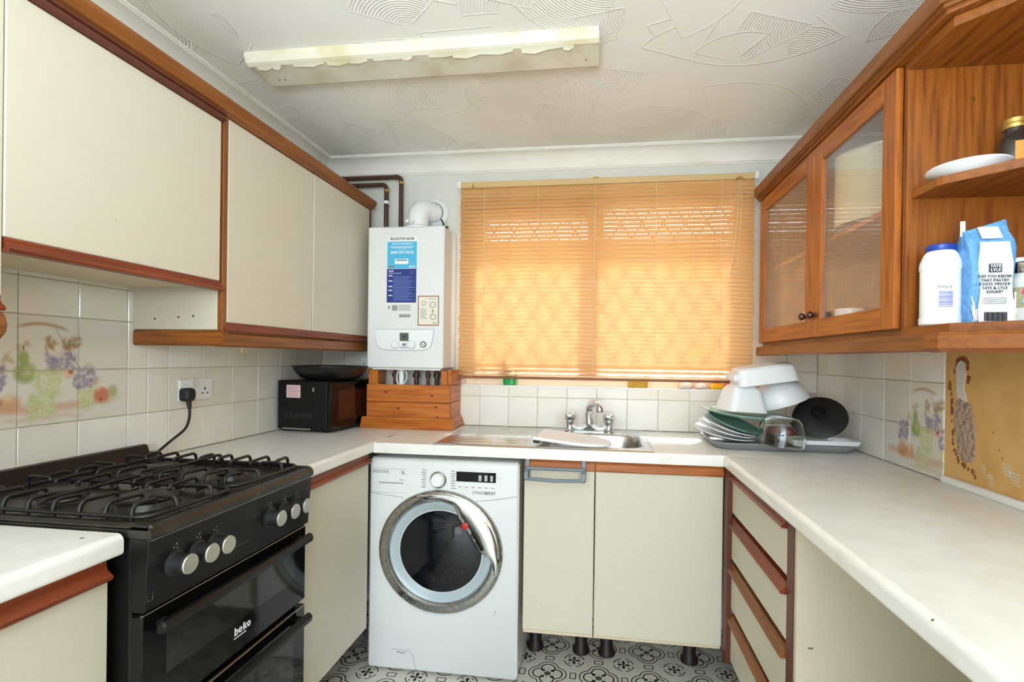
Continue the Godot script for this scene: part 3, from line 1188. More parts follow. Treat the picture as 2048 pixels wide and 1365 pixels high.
	for s in [0.0, 0.008]:
		var q := pull.duplicate()
		for k in q.size():
			q[k].x += s * (1.0 + k * 0.15)
		part(b, "pull_cord", MB.new().tube(q, 0.0011, 5), M.cord)
	part(b, "pull_cord", MB.new().tube(spline(v3([1.992, 1.655, z + 0.024, 1.985, 1.63, z + 0.026, 2.0, 1.618, z + 0.026, 2.022, 1.64, z + 0.026, 2.014, 1.652, z + 0.026])), 0.0012, 5), M.cord)
	part(b, "cord_hook", bx(Vector3(2.008, 2.05, z + 0.018), Vector3(2.036, 2.062, z + 0.026), 0.002), M.brass)


# ---------------------------------------------------------------- left side

# outline of a post-formed worktop: n runs from the back edge to the rounded front
func top_outline(n0: float, n1: float, round_edge: bool) -> PackedVector2Array:
	var s := 1.0 if n1 > n0 else -1.0
	var p := PackedVector2Array([Vector2(n0, T - 0.04), Vector2(n0, T)])
	var r := 0.014 if round_edge else 0.005
	for k in 7:
		var a := PI / 2 * k / 6.0
		p.append(Vector2(n1 - s * r * (1 - sin(a)), T - r * (1 - cos(a))))
	var q := 0.008 if round_edge else 0.002
	for k in 5:
		var a := PI / 2 * k / 4.0
		p.append(Vector2(n1 - s * q * (1 - cos(a)), T - 0.04 + q * (1 - sin(a))))
	return p


# finger-grip rail over or under a door: n is the door face, s the way out
func grip_outline(n: float, s: float, y0: float, y1: float, out := 0.014) -> PackedVector2Array:
	var h := y1 - y0
	return PackedVector2Array([
		Vector2(n - s * 0.018, y1), Vector2(n - s * 0.002, y1), Vector2(n, y1 - h * 0.12), Vector2(n - s * 0.001, y1 - h * 0.3), Vector2(n + s * 0.002, y1 - h * 0.48),
		Vector2(n + s * out * 0.7, y1 - h * 0.66), Vector2(n + s * out, y1 - h * 0.78), Vector2(n + s * out, y1 - h * 0.9), Vector2(n + s * out * 0.8, y0), Vector2(n - s * 0.018, y0)])


func screw_hole(o: Node3D, at: Vector3, axis: int) -> void:
	var b := Basis.IDENTITY
	if axis == 0:
		b = Basis(Vector3(0, 0, 1), -PI / 2)
	elif axis == 2:
		b = Basis(Vector3(1, 0, 0), PI / 2)
	part(o, "screw_hole", MB.new().lathe(v2([0.0033, 0.0, 0.0033, 0.0004, 0.0, 0.0006]), Transform3D(b, at), 10), M.ink)


func build_left_side() -> void:
	# worktops
	var o := thing("worktop", "pale laminate worktop in the corner under the microwave", "worktop", Vector3(0.27, T - 0.04, 0.5))
	part(o, "slab", MB.new().extrude(top_outline(0.002, 0.551, true), 2, 1.036, 0.001), M.worktop)
	part(o, "chipped_edge", MB.new().extrude(v2([0.5515, 0.335, 0.553, 0.40, 0.545, 0.43, 0.546, 0.39]), 1, T, T + 0.0005), M.chipboard)
	o = thing("worktop", "short pale worktop left of the cooker, with yellowish stains", "worktop", Vector3(0.27, T - 0.04, 2.0))
	part(o, "slab", MB.new().extrude(top_outline(0.002, 0.551, true), 2, 2.62, 1.568), M.worktop)
	for s in [[0.50, 1.60, 0.012], [0.38, 1.70, 0.006]]:
		part(o, "burn_mark", MB.new().lathe(v2([s[2] * 0.4, 0.0, s[2] * 0.3, 0.0004, 0, 0.0005]), Transform3D(Basis.IDENTITY, Vector3(s[0], T, s[1])), 10, Vector2(1.0, 0.6)), M.grime)

	# base cupboards
	o = thing("base_cupboard", "cream base cupboard between cooker and washing machine", "cupboard", Vector3(0.27, 0.15, 0.8))
	part(o, "carcass", MB.new().box(Vector3(0.02, 0.16, 0.585), Vector3(0.512, 0.862, 1.034)), M.cream_edge)
	part(o, "door", bx(Vector3(0.516, 0.185, 0.56), Vector3(0.535, 0.824, 1.034), 0.002), M.cream)
	part(o, "grip_rail", MB.new().extrude(grip_outline(0.535, 1.0, 0.826, 0.860), 2, 0.56, 1.034), M.red_z)
	for x in [0.12, 0.42]:
		part(o, "leg", MB.new().lathe(v2([0.0, 0.0, 0.028, 0.0, 0.024, 0.02, 0.016, 0.03, 0.016, 0.16, 0, 0.16]), Transform3D(Basis.IDENTITY, Vector3(x, 0, 0.80)), 14), M.foot)
	o = thing("base_cupboard", "cream base cupboard left of the cooker, under the short worktop", "cupboard", Vector3(0.27, 0.15, 2.0))
	part(o, "carcass", bx(Vector3(0.02, 0.16, 1.582), Vector3(0.512, 0.862, 2.6)), M.cream_edge)
	part(o, "door", bx(Vector3(0.516, 0.185, 1.582), Vector3(0.535, 0.824, 2.08), 0.002), M.cream)
	part(o, "door", bx(Vector3(0.516, 0.185, 2.084), Vector3(0.535, 0.824, 2.58), 0.002), M.cream)
	part(o, "grip_rail", MB.new().extrude(grip_outline(0.535, 1.0, 0.826, 0.860), 2, 1.585, 2.58), M.red_z)
	for z in [1.64, 2.5]:
		part(o, "leg", MB.new().lathe(v2([0.0, 0.0, 0.028, 0.0, 0.024, 0.02, 0.016, 0.03, 0.016, 0.16, 0, 0.16]), Transform3D(Basis.IDENTITY, Vector3(0.42, 0, z)), 14), M.foot)

	# wall cupboards, near to far
	o = thing("wall_cupboard", "cream wall cupboard cut off at the left edge, with empty handle holes", "cupboard", Vector3(0.15, 1.3, 1.9))
	part(o, "carcass", bx(Vector3(0.0, 1.315, 1.588), Vector3(0.28, 1.95, 2.56)), M.cream_edge)
	part(o, "door", bx(Vector3(0.282, 1.345, 1.5825), Vector3(0.30, 1.945, 2.07), 0.002), M.cream)
	part(o, "door", bx(Vector3(0.282, 1.345, 2.074), Vector3(0.30, 1.945, 2.56), 0.002), M.cream)
	part(o, "grip_rail", MB.new().extrude(grip_outline(0.30, 1.0, 1.316, 1.3445, 0.012), 2, 1.584, 2.56), M.red_z)
	part(o, "pelmet", MB.new().extrude(v2([0.275, 1.314, 0.30, 1.314, 0.306, 1.305, 0.31, 1.29, 0.306, 1.272, 0.296, 1.262, 0.275, 1.262]), 2, 1.576, 2.56, false, 0.006), M.brown_z)
	screw_hole(o, Vector3(0.30, 1.392, 1.594), 0)
	screw_hole(o, Vector3(0.30, 1.372, 1.594), 0)

	o = thing("wall_cupboard", "short wide cream wall cupboard hanging over the cooker", "cupboard", Vector3(0.15, 1.43, 1.31))
	part(o, "carcass", bx(Vector3(0.0, 1.44, 1.05), Vector3(0.28, 1.95, 1.575)), M.cream_edge)
	part(o, "door", bx(Vector3(0.282, 1.4565, 1.046), Vector3(0.30, 1.928, 1.5805), 0.002), M.cream)
	part(o, "grip_rail", MB.new().extrude(grip_outline(0.30, 1.0, 1.4285, 1.456, 0.012), 2, 1.038, 1.580), M.red_z)
	part(o, "grip_rail", MB.new().extrude(v2([0.282, 1.929, 0.302, 1.929, 0.314, 1.933, 0.314, 1.941, 0.306, 1.943, 0.316, 1.946, 0.316, 1.952, 0.282, 1.952]), 2, 1.043, 1.580), M.frame_red)

	o = thing("wall_cupboard", "cream two-door wall cupboard between cooker hood and boiler", "cupboard", Vector3(0.15, 1.26, 0.57))
	part(o, "carcass", bx(Vector3(0.0, 1.315, 0.11), Vector3(0.281, 1.95, 1.018)), M.cream_edge)
	part(o, "side_panel", bx(Vector3(0.0, 1.313, 1.0185), Vector3(0.284, 1.95, 1.036), 0.001), M.cream)
	part(o, "edge_strip", bx(Vector3(0.2845, 1.311, 1.018), Vector3(0.30, 1.955, 1.0365), 0.001), M.brown_y)
	part(o, "door", bx(Vector3(0.282, 1.336, 0.574), Vector3(0.30, 1.95, 1.0165), 0.002), M.cream)
	part(o, "door", bx(Vector3(0.282, 1.336, 0.106), Vector3(0.3015, 1.95, 0.5705), 0.002), M.cream)
	part(o, "grip_rail", MB.new().extrude(grip_outline(0.30, 1.0, 1.309, 1.3355, 0.010), 2, 0.106, 1.03), M.red_z)
	part(o, "pelmet", MB.new().extrude(v2([0.272, 1.307, 0.296, 1.307, 0.301, 1.30, 0.301, 1.268, 0.296, 1.262, 0.272, 1.262]), 2, 0.106, 1.03), M.brown_z)
	part(o, "pelmet", MB.new().extrude(v2([1.008, 1.311, 1.034, 1.311, 1.037, 1.304, 1.037, 1.270, 1.032, 1.264, 1.008, 1.264]), 0, 0.002, 0.30), M.deep_x)
	for p in [[0.075, 1.345], [0.155, 1.350], [0.205, 1.353]]:
		screw_hole(o, Vector3(p[0], p[1], 1.036), 2)
	o = thing("cup_hook", "small wire cup hook under the two-door wall cupboard", "hook", Vector3(0.29, 1.262, 0.94))
	lpart(o, "wire", MB.new().tube(spline(v3([0, 0, 0, 0, -0.014, 0.001, 0.004, -0.022, -0.004, 0.008, -0.021, -0.013, 0.009, -0.014, -0.017])), 0.0013, 6), M.brass)

	# cornice over all of them
	var prof := v2([0.27, 1.952, 0.306, 1.952, 0.309, 1.956, 0.318, 1.960, 0.330, 1.984, 0.330, 1.992, 0.27, 1.992])
	o = thing("cornice", "brown moulded cornice along the left wall cupboards", "cornice", Vector3(0.3, 1.95, 1.3))
	part(o, "moulding", MB.new().extrude(prof, 2, 0.088, 2.58), M.brown_z)
	part(o, "return", bx(Vector3(0.0, 1.953, 0.088), Vector3(0.29, 1.99, 0.106), 0.002), M.brown_x)
	part(o, "post", bx(Vector3(0.282, 1.86, 0.088), Vector3(0.302, 1.952, 0.105), 0.001), M.frame_red)

	# socket with the cooker's plug
	o = thing("wall_socket", "white double wall socket over the corner worktop", "socket", Vector3(0.0, 1.115, 0.80))
	part(o, "face_plate", bx(Vector3(0.0, 1.078, 0.731), Vector3(0.009, 1.152, 0.872), 0.002), M.white)
	for z in [0.815, 0.775]:
		part(o, "switch", bx(Vector3(0.009, 1.128, z - 0.007), Vector3(0.012, 1.144, z + 0.007), 0.001), M.white_dull)
	for p in [[0.765, 1.116, 0.006, 0.010], [0.776, 1.100, 0.008, 0.004], [0.754, 1.100, 0.008, 0.004]]:
		part(o, "pin_slot", bx(Vector3(0.009, p[1] - p[3] / 2, p[0] - p[2] / 2), Vector3(0.0094, p[1] + p[3] / 2, p[0] + p[2] / 2)), M.ink)
	part(o, "sticker", bx(Vector3(0.009, 1.122, 0.796), Vector3(0.0128, 1.148, 0.822)), M.garlic)
	o = thing("power_plug", "black three-pin plug in the double socket, its cord sagging to the cooker", "plug", Vector3(0.011, 1.10, 0.856))
	var rings := []
	for s in [[0.010, 0.020, 0.022], [0.026, 0.021, 0.023], [0.036, 0.019, 0.021], [0.042, 0.013, 0.015]]:
		rings.append(PackedVector3Array(Array(round_rect(-s[1], -s[2], s[1], s[2], 0.011)).map(func(q): return Vector3(s[0], 1.10 + q.y, 0.856 + q.x))))
	part(o, "body", MB.new().loft(rings, true, true), M.black_rubber)
	part(o, "cord_grip", MB.new().tube(v3([0.028, 1.083, 0.856, 0.032, 1.052, 0.857]), 0.009, 10, false, 0.006), M.black_rubber)
	part(o, "cord", MB.new().tube(spline(v3([0.032, 1.055, 0.857, 0.034, 1.02, 0.86, 0.032, 0.985, 0.875, 0.03, 0.955, 0.925, 0.03, 0.932, 0.965, 0.028, 0.915, 0.99, 0.02, 0.911, 0.998])), 0.0042, 8), M.black_rubber)

	# second socket, half behind the boiler
	o = thing("wall_socket", "white wall socket half hidden behind the boiler", "socket", Vector3(0.245, 1.2, 0.0))
	part(o, "face_plate", bx(Vector3(0.216, 1.164, 0.0), Vector3(0.302, 1.236, 0.010), 0.002), M.white)
	part(o, "pin_slot", bx(Vector3(0.232, 1.196, 0.010), Vector3(0.236, 1.206, 0.0104)), M.ink)

	# microwave, turned a little from the walls
	o = thing("microwave", "small black microwave oven with a white notice on its side", "microwave", Vector3(0.283, T, 0.397))
	o.rotation.y = -deg_to_rad(5.5)
	lpart(o, "case", bx(Vector3(-0.268, 0.012, -0.34), Vector3(-0.022, 0.225, 0.0), 0.004), M.black)
	lpart(o, "door", bx(Vector3(-0.021, 0.014, -0.335), Vector3(0.0, 0.223, -0.002), 0.004), M.black_gloss)
	lpart(o, "window", bx(Vector3(0.0, 0.055, -0.27), Vector3(0.0012, 0.185, -0.05), 0.0005), flat(c8(58, 28, 18), 0.12))
	lpart(o, "notice", bx(Vector3(-0.222, 0.15, 0.0), Vector3(-0.152, 0.205, 0.0006)), M.note)
	for k in 5:
		lpart(o, "print", bx(Vector3(-0.216, 0.158 + k * 0.009, 0.0006), Vector3(-0.158 - 0.006 * (k % 2), 0.161 + k * 0.009, 0.0009)), flat(c8(206, 120, 126), 0.6))
	for k in 5:
		lpart(o, "vent", bx(Vector3(-0.235 + k * 0.03, 0.06, -0.001), Vector3(-0.215 + k * 0.03, 0.082, 0.0008), 0.0004), M.black_iron)
	lpart(o, "badge", bx(Vector3(-0.092, 0.178, 0.0), Vector3(-0.084, 0.196, 0.0008)), M.steel)
	for p in [[-0.25, -0.32], [-0.04, -0.32], [-0.25, -0.03], [-0.04, -0.03]]:
		lpart(o, "foot", MB.new().lathe(v2([0, 0, 0.01, 0, 0.011, 0.013, 0, 0.013]), Transform3D(Basis.IDENTITY, Vector3(p[0], 0, p[1])), 10), M.black_rubber)
	lpart(o, "trim_strip", bx(Vector3(-0.24, 0.012, 0.0), Vector3(-0.10, 0.018, 0.0006)), M.steel)

	o = thing("frying_pan", "black frying pan resting on top of the microwave", "pan", Vector3(0.19, T + 0.226, 0.24))
	lpart(o, "bowl", MB.new().lathe(v2([0, 0, 0.10, 0.0, 0.128, 0.012, 0.15, 0.035, 0.162, 0.058, 0.166, 0.06, 0.166, 0.0625, 0.158, 0.060, 0.144, 0.036, 0.124, 0.016, 0.10, 0.005, 0, 0.004]), Transform3D.IDENTITY, 48), M.black_iron)


# ---------------------------------------------------------------- window side

func build_back_side() -> void:
	# long worktop with a hole for the bowl
	var o := thing("worktop", "pale laminate worktop under the window, with the sink let in", "worktop", Vector3(1.47, T - 0.04, 0.28))
	var m := MB.new()
	m.extrude(top_outline(0.002, 0.557, false), 0, 0.5525, 1.172)
	m.extrude(top_outline(0.002, 0.557, false), 0, 1.598, W - 0.001)
	m.extrude(top_outline(0.484, 0.557, false), 0, 1.172, 1.598)
	m.box(Vector3(1.172, T - 0.04, 0.002), Vector3(1.598, T, 0.126))
	part(o, "slab", m, M.worktop)
	for s in [[0.56, 0.70], [0.74, 0.95], [0.98, 1.18], [1.27, 1.52], [1.62, 1.68], [1.71, 1.86]]:
		part(o, "dirty_joint", bx(Vector3(s[0], T, 0.0008), Vector3(s[1], T + 0.0022, 0.003)), M.grime)

	sink()
	mixer_tap()

	o = thing("draining_board", "white plastic board with one rounded end lying across the sink bowl", "board", Vector3(1.3, T + 0.018, 0.42))
	o.rotation = Vector3(0.03, -0.12, -0.085)
	var pl := PackedVector2Array([Vector2(-0.12, 0.11), Vector2(-0.12, -0.08)])
	for k in 17:
		var a := -PI / 2 + PI * k / 16.0
		pl.append(Vector2(0.03 + 0.14 * cos(a), 0.015 + 0.095 * sin(a)))
	lpart(o, "board", MB.new().extrude(pl, 1, 0.0, 0.012, false, 0.003), M.white_soft)
	lpart(o, "grip", bx(Vector3(-0.119, -0.012, -0.075), Vector3(-0.095, 0.001, 0.105), 0.003), M.black_rubber)

	washing_machine()
	boiler()
	boxing()

	# cupboards under the sink
	o = thing("base_cupboard", "narrow cream cupboard beside the washing machine, with a grey towel rail", "cupboard", Vector3(1.27, 0.2, 0.3))
	m = MB.new()
	m.box(Vector3(1.143, 0.20, 0.06), Vector3(1.158, 0.862, 0.52))
	m.box(Vector3(1.158, 0.20, 0.06), Vector3(1.404, 0.216, 0.52))
	m.box(Vector3(1.158, 0.20, 0.05), Vector3(1.404, 0.70, 0.06))
	part(o, "carcass", m, M.cream_edge)
	part(o, "door", bx(Vector3(1.143, 0.222, 0.522), Vector3(1.4045, 0.826, 0.54), 0.002), M.cream)
	part(o, "grip_rail", MB.new().extrude(grip_outline(0.54, 1.0, 0.827, 0.862, 0.008), 0, 1.143, 1.4045), M.oak_x)
	for x in [1.16, 1.355]:
		part(o, "leg", MB.new().lathe(v2([0.0, 0.0, 0.036, 0.0, 0.036, 0.012, 0.026, 0.03, 0.022, 0.2, 0, 0.2]), Transform3D(Basis.IDENTITY, Vector3(x, 0, 0.27)), 16), M.foot)
	o = thing("base_cupboard", "wide cream cupboard under the right end of the sink", "cupboard", Vector3(1.63, 0.2, 0.3))
	m = MB.new()
	m.box(Vector3(1.846, 0.20, 0.06), Vector3(1.861, 0.862, 0.52))
	m.box(Vector3(1.408, 0.20, 0.06), Vector3(1.846, 0.216, 0.52))
	m.box(Vector3(1.408, 0.20, 0.05), Vector3(1.846, 0.70, 0.06))
	part(o, "carcass", m, M.cream_edge)
	part(o, "door", bx(Vector3(1.4085, 0.220, 0.522), Vector3(1.861, 0.826, 0.54), 0.002), M.cream)
	part(o, "grip_rail", MB.new().extrude(grip_outline(0.54, 1.0, 0.827, 0.862, 0.008), 0, 1.4085, 1.8615), M.oak_x)
	part(o, "leg", MB.new().lathe(v2([0.0, 0.0, 0.036, 0.0, 0.036, 0.012, 0.026, 0.03, 0.022, 0.2, 0, 0.2]), Transform3D(Basis.IDENTITY, Vector3(1.462, 0, 0.27)), 16), M.foot)
	part(o, "leg", MB.new().lathe(v2([0.0, 0.0, 0.036, 0.0, 0.036, 0.012, 0.026, 0.03, 0.022, 0.2, 0, 0.2]), Transform3D(Basis.IDENTITY, Vector3(1.80, 0, 0.27)), 16), M.foot)

	o = thing("towel_rail", "grey plastic towel rail hooked over the narrow cupboard door", "towel rail", Vector3(1.26, 0.79, 0.555))
	for x in [1.156, 1.365]:
		m = MB.new()
		m.extrude(v2([0.549, 0.864, 0.552, 0.864, 0.556, 0.84, 0.585, 0.822, 0.590, 0.80, 0.582, 0.792, 0.552, 0.792, 0.549, 0.80]), 0, x - 0.008, x + 0.008, false, 0.002)
		part(o, "arm", m, M.grey_plastic)
	part(o, "bar", MB.new().tube(v3([1.156, 0.833, 0.562, 1.365, 0.833, 0.562]), 0.006, 10), M.grey_plastic)
	part(o, "bar", MB.new().tube(v3([1.156, 0.799, 0.584, 1.26, 0.796, 0.588, 1.365, 0.799, 0.584]), 0.0065, 10), M.grey_plastic)


func sink() -> void:
	var o := thing("sink", "stainless steel sink with ribbed drainer and one bowl", "sink", Vector3(1.2, T, 0.3))
	var x0 := 0.785
	var x1 := 1.622
	var z0 := 0.055
	var z1 := 0.546
	var rows := []
	var nz := 84
	var nx := 110
	for i in nz + 1:
		var z := lerpf(z0, z1, float(i) / nz)
		var row := []
		for k in nx + 1:
			var x := lerpf(x0, x1, float(k) / nx)
			var e := minf(minf(x - x0, x1 - x), minf(z - z0, z1 - z))
			var y := 0.0006 + 0.004 * smoothstep(0.0, 0.006, e) - 0.0025 * smoothstep(0.012, 0.02, e)
			# drainer
			var dr := minf(minf(x - 0.825, 1.15 - x), minf(z - 0.115, 0.50 - z))
			if dr > 0.0:
				y += smoothstep(0.0, 0.02, dr) * (-0.0015 + 0.0022 * cos((z - 0.115) / 0.385 * TAU * 8.0) * smoothstep(0.0, 0.03, minf(x - 0.835, 1.14 - x)))
			# bowl
			var q := Vector2(absf(x - 1.385), absf(z - 0.305)) - Vector2(0.205 - 0.08, 0.172 - 0.08)
			var d := Vector2(maxf(q.x, 0), maxf(q.y, 0)).length() + minf(maxf(q.x, q.y), 0.0) - 0.08
			y -= 0.145 * smoothstep(0.0, 0.03, -d) + 0.003 * smoothstep(-0.012, 0.0, -d) + 0.006 * smoothstep(0.03, 0.14, -d)
			row.append(Vector3(x, T + y, z))
		rows.append(row)
	part(o, "basin", MB.new().sheet(rows, Vector3.UP), M.steel)
	part(o, "overflow", MB.new().lathe(v2([0.013, 0, 0.011, 0.002, 0.0, 0.002]), Transform3D(Basis(Vector3(1, 0, 0), PI / 2), Vector3(1.33, T - 0.03, 0.150)), 16), M.ink)
	part(o, "drain", MB.new().lathe(v2([0.035, 0.0, 0.03, 0.003, 0.018, 0.001, 0, 0.001]), Transform3D(Basis.IDENTITY, Vector3(1.385, T - 0.1515, 0.305)), 20), M.chrome_dull)


func mixer_tap() -> void:
	var o := thing("mixer_tap", "chrome bridge mixer tap with two faceted knobs behind the sink bowl", "tap", Vector3(1.373, T + 0.002, 0.085))
	var m := MB.new()
	var z := 0.085
	# bridge: a low arch between two pillars
	m.tube(spline(v3([1.284, T + 0.034, z, 1.30, T + 0.022, z, 1.335, T + 0.017, z, 1.373, T + 0.03, z, 1.411, T + 0.017, z, 1.446, T + 0.022, z, 1.462, T + 0.034, z])), 0.013, 12)
	for x in [1.284, 1.462]:
		m.lathe(v2([0, 0, 0.024, 0, 0.024, 0.006, 0.019, 0.012, 0.017, 0.03, 0.019, 0.044, 0.0, 0.046]), Transform3D(Basis.IDENTITY, Vector3(x, T + 0.0025, z)), 20)
	m.lathe(v2([0, 0, 0.018, 0, 0.02, 0.02, 0.016, 0.045, 0, 0.046]), Transform3D(Basis.IDENTITY, Vector3(1.373, T + 0.018, z)), 20)
	m.box(Vector3(1.275, T + 0.002, z - 0.014), Vector3(1.471, T + 0.010, z + 0.014), 0.003)
	part(o, "bridge", m, M.chrome)
	m = MB.new()
	m.tube(spline(v3([1.373, T + 0.05, z, 1.370, T + 0.085, z, 1.374, T + 0.115, z + 0.006, 1.386, T + 0.133, z + 0.03, 1.402, T + 0.137, z + 0.065, 1.416, T + 0.128, z + 0.09, 1.420, T + 0.113, z + 0.10])), 0.0165, 16, false, 0.0135)
	m.tube(v3([1.4195, T + 0.117, z + 0.098, 1.4205, T + 0.104, z + 0.102]), 0.0165, 16)
	part(o, "spout", m, M.chrome)
	for x in [1.284, 1.462]:
		var rings := []
		for s in [[0.044, 0.012], [0.05, 0.021], [0.066, 0.0275], [0.080, 0.0255], [0.087, 0.017]]:
			var r := PackedVector3Array()
			for k in 24:
				var a := TAU * k / 24.0
				var w: float = s[1] * (1.0 - 0.10 * (0.5 - 0.5 * cos(6.0 * a)))
				r.append(Vector3(x + w * cos(a), T + s[0], z + w * sin(a)))
			rings.append(r)
		var kn := part(o, "knob", MB.new().loft(rings), M.chrome)
		part(kn, "indice", MB.new().lathe(v2([0.007, 0, 0.006, 0.002, 0, 0.002]), Transform3D(Basis.IDENTITY, Vector3(x, T + 0.084, z)), 12), M.red if x < 1.3 else M.navy)


func arc_pts(c: Vector2, r: float, a0: float, a1: float, n: int) -> PackedVector2Array:
	var p := PackedVector2Array()
	for k in n + 1:
		var a := deg_to_rad(lerpf(a0, a1, float(k) / n))
		p.append(c + Vector2(cos(a), sin(a)) * r)
	return p


func washing_machine() -> void:
	var x0 := 0.524
	var x1 := 1.122
	var zf := 0.53
	var o := thing("washing_machine", "white front-loading washing machine with a chrome ringed door", "washing machine", Vector3(0.823, 0.0, 0.28))
	# cabinet: outline of the side swept across, front edges rounded
	var side := PackedVector2Array([Vector2(0.035, 0.014), Vector2(0.035, 0.842)])
	for k in 7:
		var a := PI / 2 * k / 6.0
		side.append(Vector2(zf - 0.022 + 0.022 * sin(a), 0.842 - 0.03 * (1 - cos(a))))
	side.append(Vector2(zf, 0.022))
	side.append(Vector2(zf - 0.008, 0.014))
	part(o, "cabinet", MB.new().extrude(side, 0, x0, x1, true, 0.008), M.appliance)
	part(o, "top_seam", bx(Vector3(x0 + 0.05, 0.8418, 0.06), Vector3(x1 - 0.03, 0.8424, zf - 0.06)), M.white_dull)
	for p in [[x0 + 0.05, 0.08], [x1 - 0.05, 0.08], [x0 + 0.05, zf - 0.05], [x1 - 0.05, zf - 0.05]]:
		part(o, "foot", MB.new().lathe(v2([0, 0, 0.02, 0, 0.02, 0.008, 0.008, 0.008, 0.008, 0.016, 0, 0.016]), Transform3D(Basis.IDENTITY, Vector3(p[0], 0, p[1])), 12), M.black_rubber)
	# seam under the fascia, dipping round the door
	var c := Vector2(0.818, 0.49)
	var seam := PackedVector3Array()
	for k in 9:
		seam.append(Vector3(lerpf(x0 + 0.004, 0.665, k / 8.0), 0.704 - 0.014 * k / 8.0, zf + 0.0002))
	part(o, "fascia_seam", MB.new().tube(seam, 0.0011, 5), M.seam)
	seam = PackedVector3Array()
	for k in 9:
		seam.append(Vector3(lerpf(0.955, x1 - 0.004, k / 8.0), 0.690 + 0.026 * pow(k / 8.0, 1.3), zf + 0.0002))
	part(o, "fascia_seam", MB.new().tube(seam, 0.0011, 5), M.seam)
	# soap drawer
	var d := part(o, "soap_drawer", bx(Vector3(0.534, 0.706, zf - 0.004), Vector3(0.681, 0.750, zf + 0.003), 0.003), M.appliance)
	part(d, "drawer_grip", bx(Vector3(0.566, 0.744, zf + 0.003), Vector3(0.664, 0.7475, zf + 0.0034)), M.ink_soft)
	part(o, "trim_line", bx(Vector3(0.536, 0.799, zf), Vector3(0.676, 0.8003, zf + 0.0006)), M.seam)
	var face := func(x: float, y: float) -> Transform3D: return Transform3D(Basis.IDENTITY, Vector3(x, y, zf + 0.0002))
	lettering(o, "HOOVER", 0.012, face.call(0.537, 0.788), M.ink_soft, "lettering", true)
	lettering(o, "9", 0.015, face.call(0.655, 0.786), M.ink_soft, "lettering", true)
	lettering(o, "kg", 0.007, face.call(0.665, 0.783), M.ink_soft)
	lettering(o, "A", 0.010, face.call(0.648, 0.758), M.ink_soft)
	lettering(o, "+++", 0.007, face.call(0.656, 0.758), M.ink_soft)
	lettering(o, "DYNAMIC", 0.0105, face.call(0.940, 0.722), M.ink, "lettering", false, false, 0.9)
	lettering(o, "NEXT", 0.0115, face.call(0.990, 0.722), M.ink, "lettering", true)
	# dial with its programme marks
	var front := Basis(Vector3(1, 0, 0), PI / 2)
	var dial := part(o, "dial", MB.new().lathe(v2([0, 0, 0.031, 0, 0.031, 0.004, 0.027, 0.008, 0.025, 0.02, 0.022, 0.024, 0, 0.025]), Transform3D(front, Vector3(0.806, 0.766, zf)), 36), M.white)
	part(dial, "dial_ring", MB.new().lathe(v2([0.0315, 0.003, 0.0325, 0.005, 0.0285, 0.0085, 0.0275, 0.0085]), Transform3D(front, Vector3(0.806, 0.766, zf)), 36), M.chrome_dull)
	for k in 8:
		for s in [-1.0, 1.0]:
			var w := 0.014 + 0.006 * ((k * 5) % 3) / 2.0
			var y := 0.800 - k * 0.0095
			var xa: float = 0.806 + s * 0.05
			part(o, "print", bx(Vector3(minf(xa, xa + s * w), y, zf), Vector3(maxf(xa, xa + s * w), y + 0.003, zf + 0.0005)), M.ink_soft)
	# display
	var disp := part(o, "display", bx(Vector3(0.877, 0.763, zf - 0.002), Vector3(1.032, 0.801, zf + 0.0012), 0.001), M.black_gloss)
	for q in [0.965, 0.988, 1.010]:
		for k in 5:
			part(disp, "print", bx(Vector3(q, 0.769 + k * 0.0045, zf + 0.0012), Vector3(q + 0.011, 0.7715 + k * 0.0045, zf + 0.0016)), M.ink_white)
	for k in 6:
		var b := part(o, "button", bx(Vector3(0.881 + k * 0.0256, 0.748, zf), Vector3(0.903 + k * 0.0256, 0.757, zf + 0.002), 0.001), M.white)
		part(b, "print", bx(Vector3(0.886 + k * 0.0256, 0.741, zf), Vector3(0.898 + k * 0.0256, 0.7435, zf + 0.0005)), M.ink_soft)
	part(o, "start_button", bx(Vector3(1.037, 0.772, zf), Vector3(1.056, 0.792, zf + 0.003), 0.001), M.white)
	lettering(o, ">||", 0.008, Transform3D(Basis.IDENTITY, Vector3(1.0465, 0.782, zf + 0.0032)), M.ink_soft, "lettering", true, true)
	# filter flap
	var fl := PackedVector3Array()
	for q in [[0.625, 0.094], [0.66, 0.094], [0.695, 0.090], [0.707, 0.084], [0.714, 0.07], [0.72, 0.04], [0.724, 0.017]]:
		fl.append(Vector3(q[0], q[1], zf + 0.0002))
	part(o, "filter_seam", MB.new().tube(fl, 0.0009, 5), M.seam)
	part(o, "filter_grip", MB.new().tube(v3([0.645, 0.086, zf, 0.662, 0.083, zf + 0.0005, 0.68, 0.0835, zf]), 0.0018, 6), M.ink_soft)

	# door
	var dc := Vector3(c.x, c.y, zf)
	var ring := MB.new().lathe(v2([0.246, 0.0, 0.246, 0.010, 0.243, 0.016, 0.236, 0.021, 0.222, 0.024, 0.206, 0.021, 0.202, 0.016, 0.202, 0.0]), Transform3D(front, dc), 72, Vector2(1.0, 0.965))
	var door := part(o, "door", ring, M.chrome_dull, "round chrome ring of the door")
	part(door, "inner_rim", MB.new().lathe(v2([0.202, 0.012, 0.196, 0.018, 0.186, 0.014, 0.172, 0.004, 0.160, -0.004, 0.15, -0.006]), Transform3D(front, dc), 64, Vector2(1.0, 0.965)), flat(c8(176, 188, 192), 0.18))
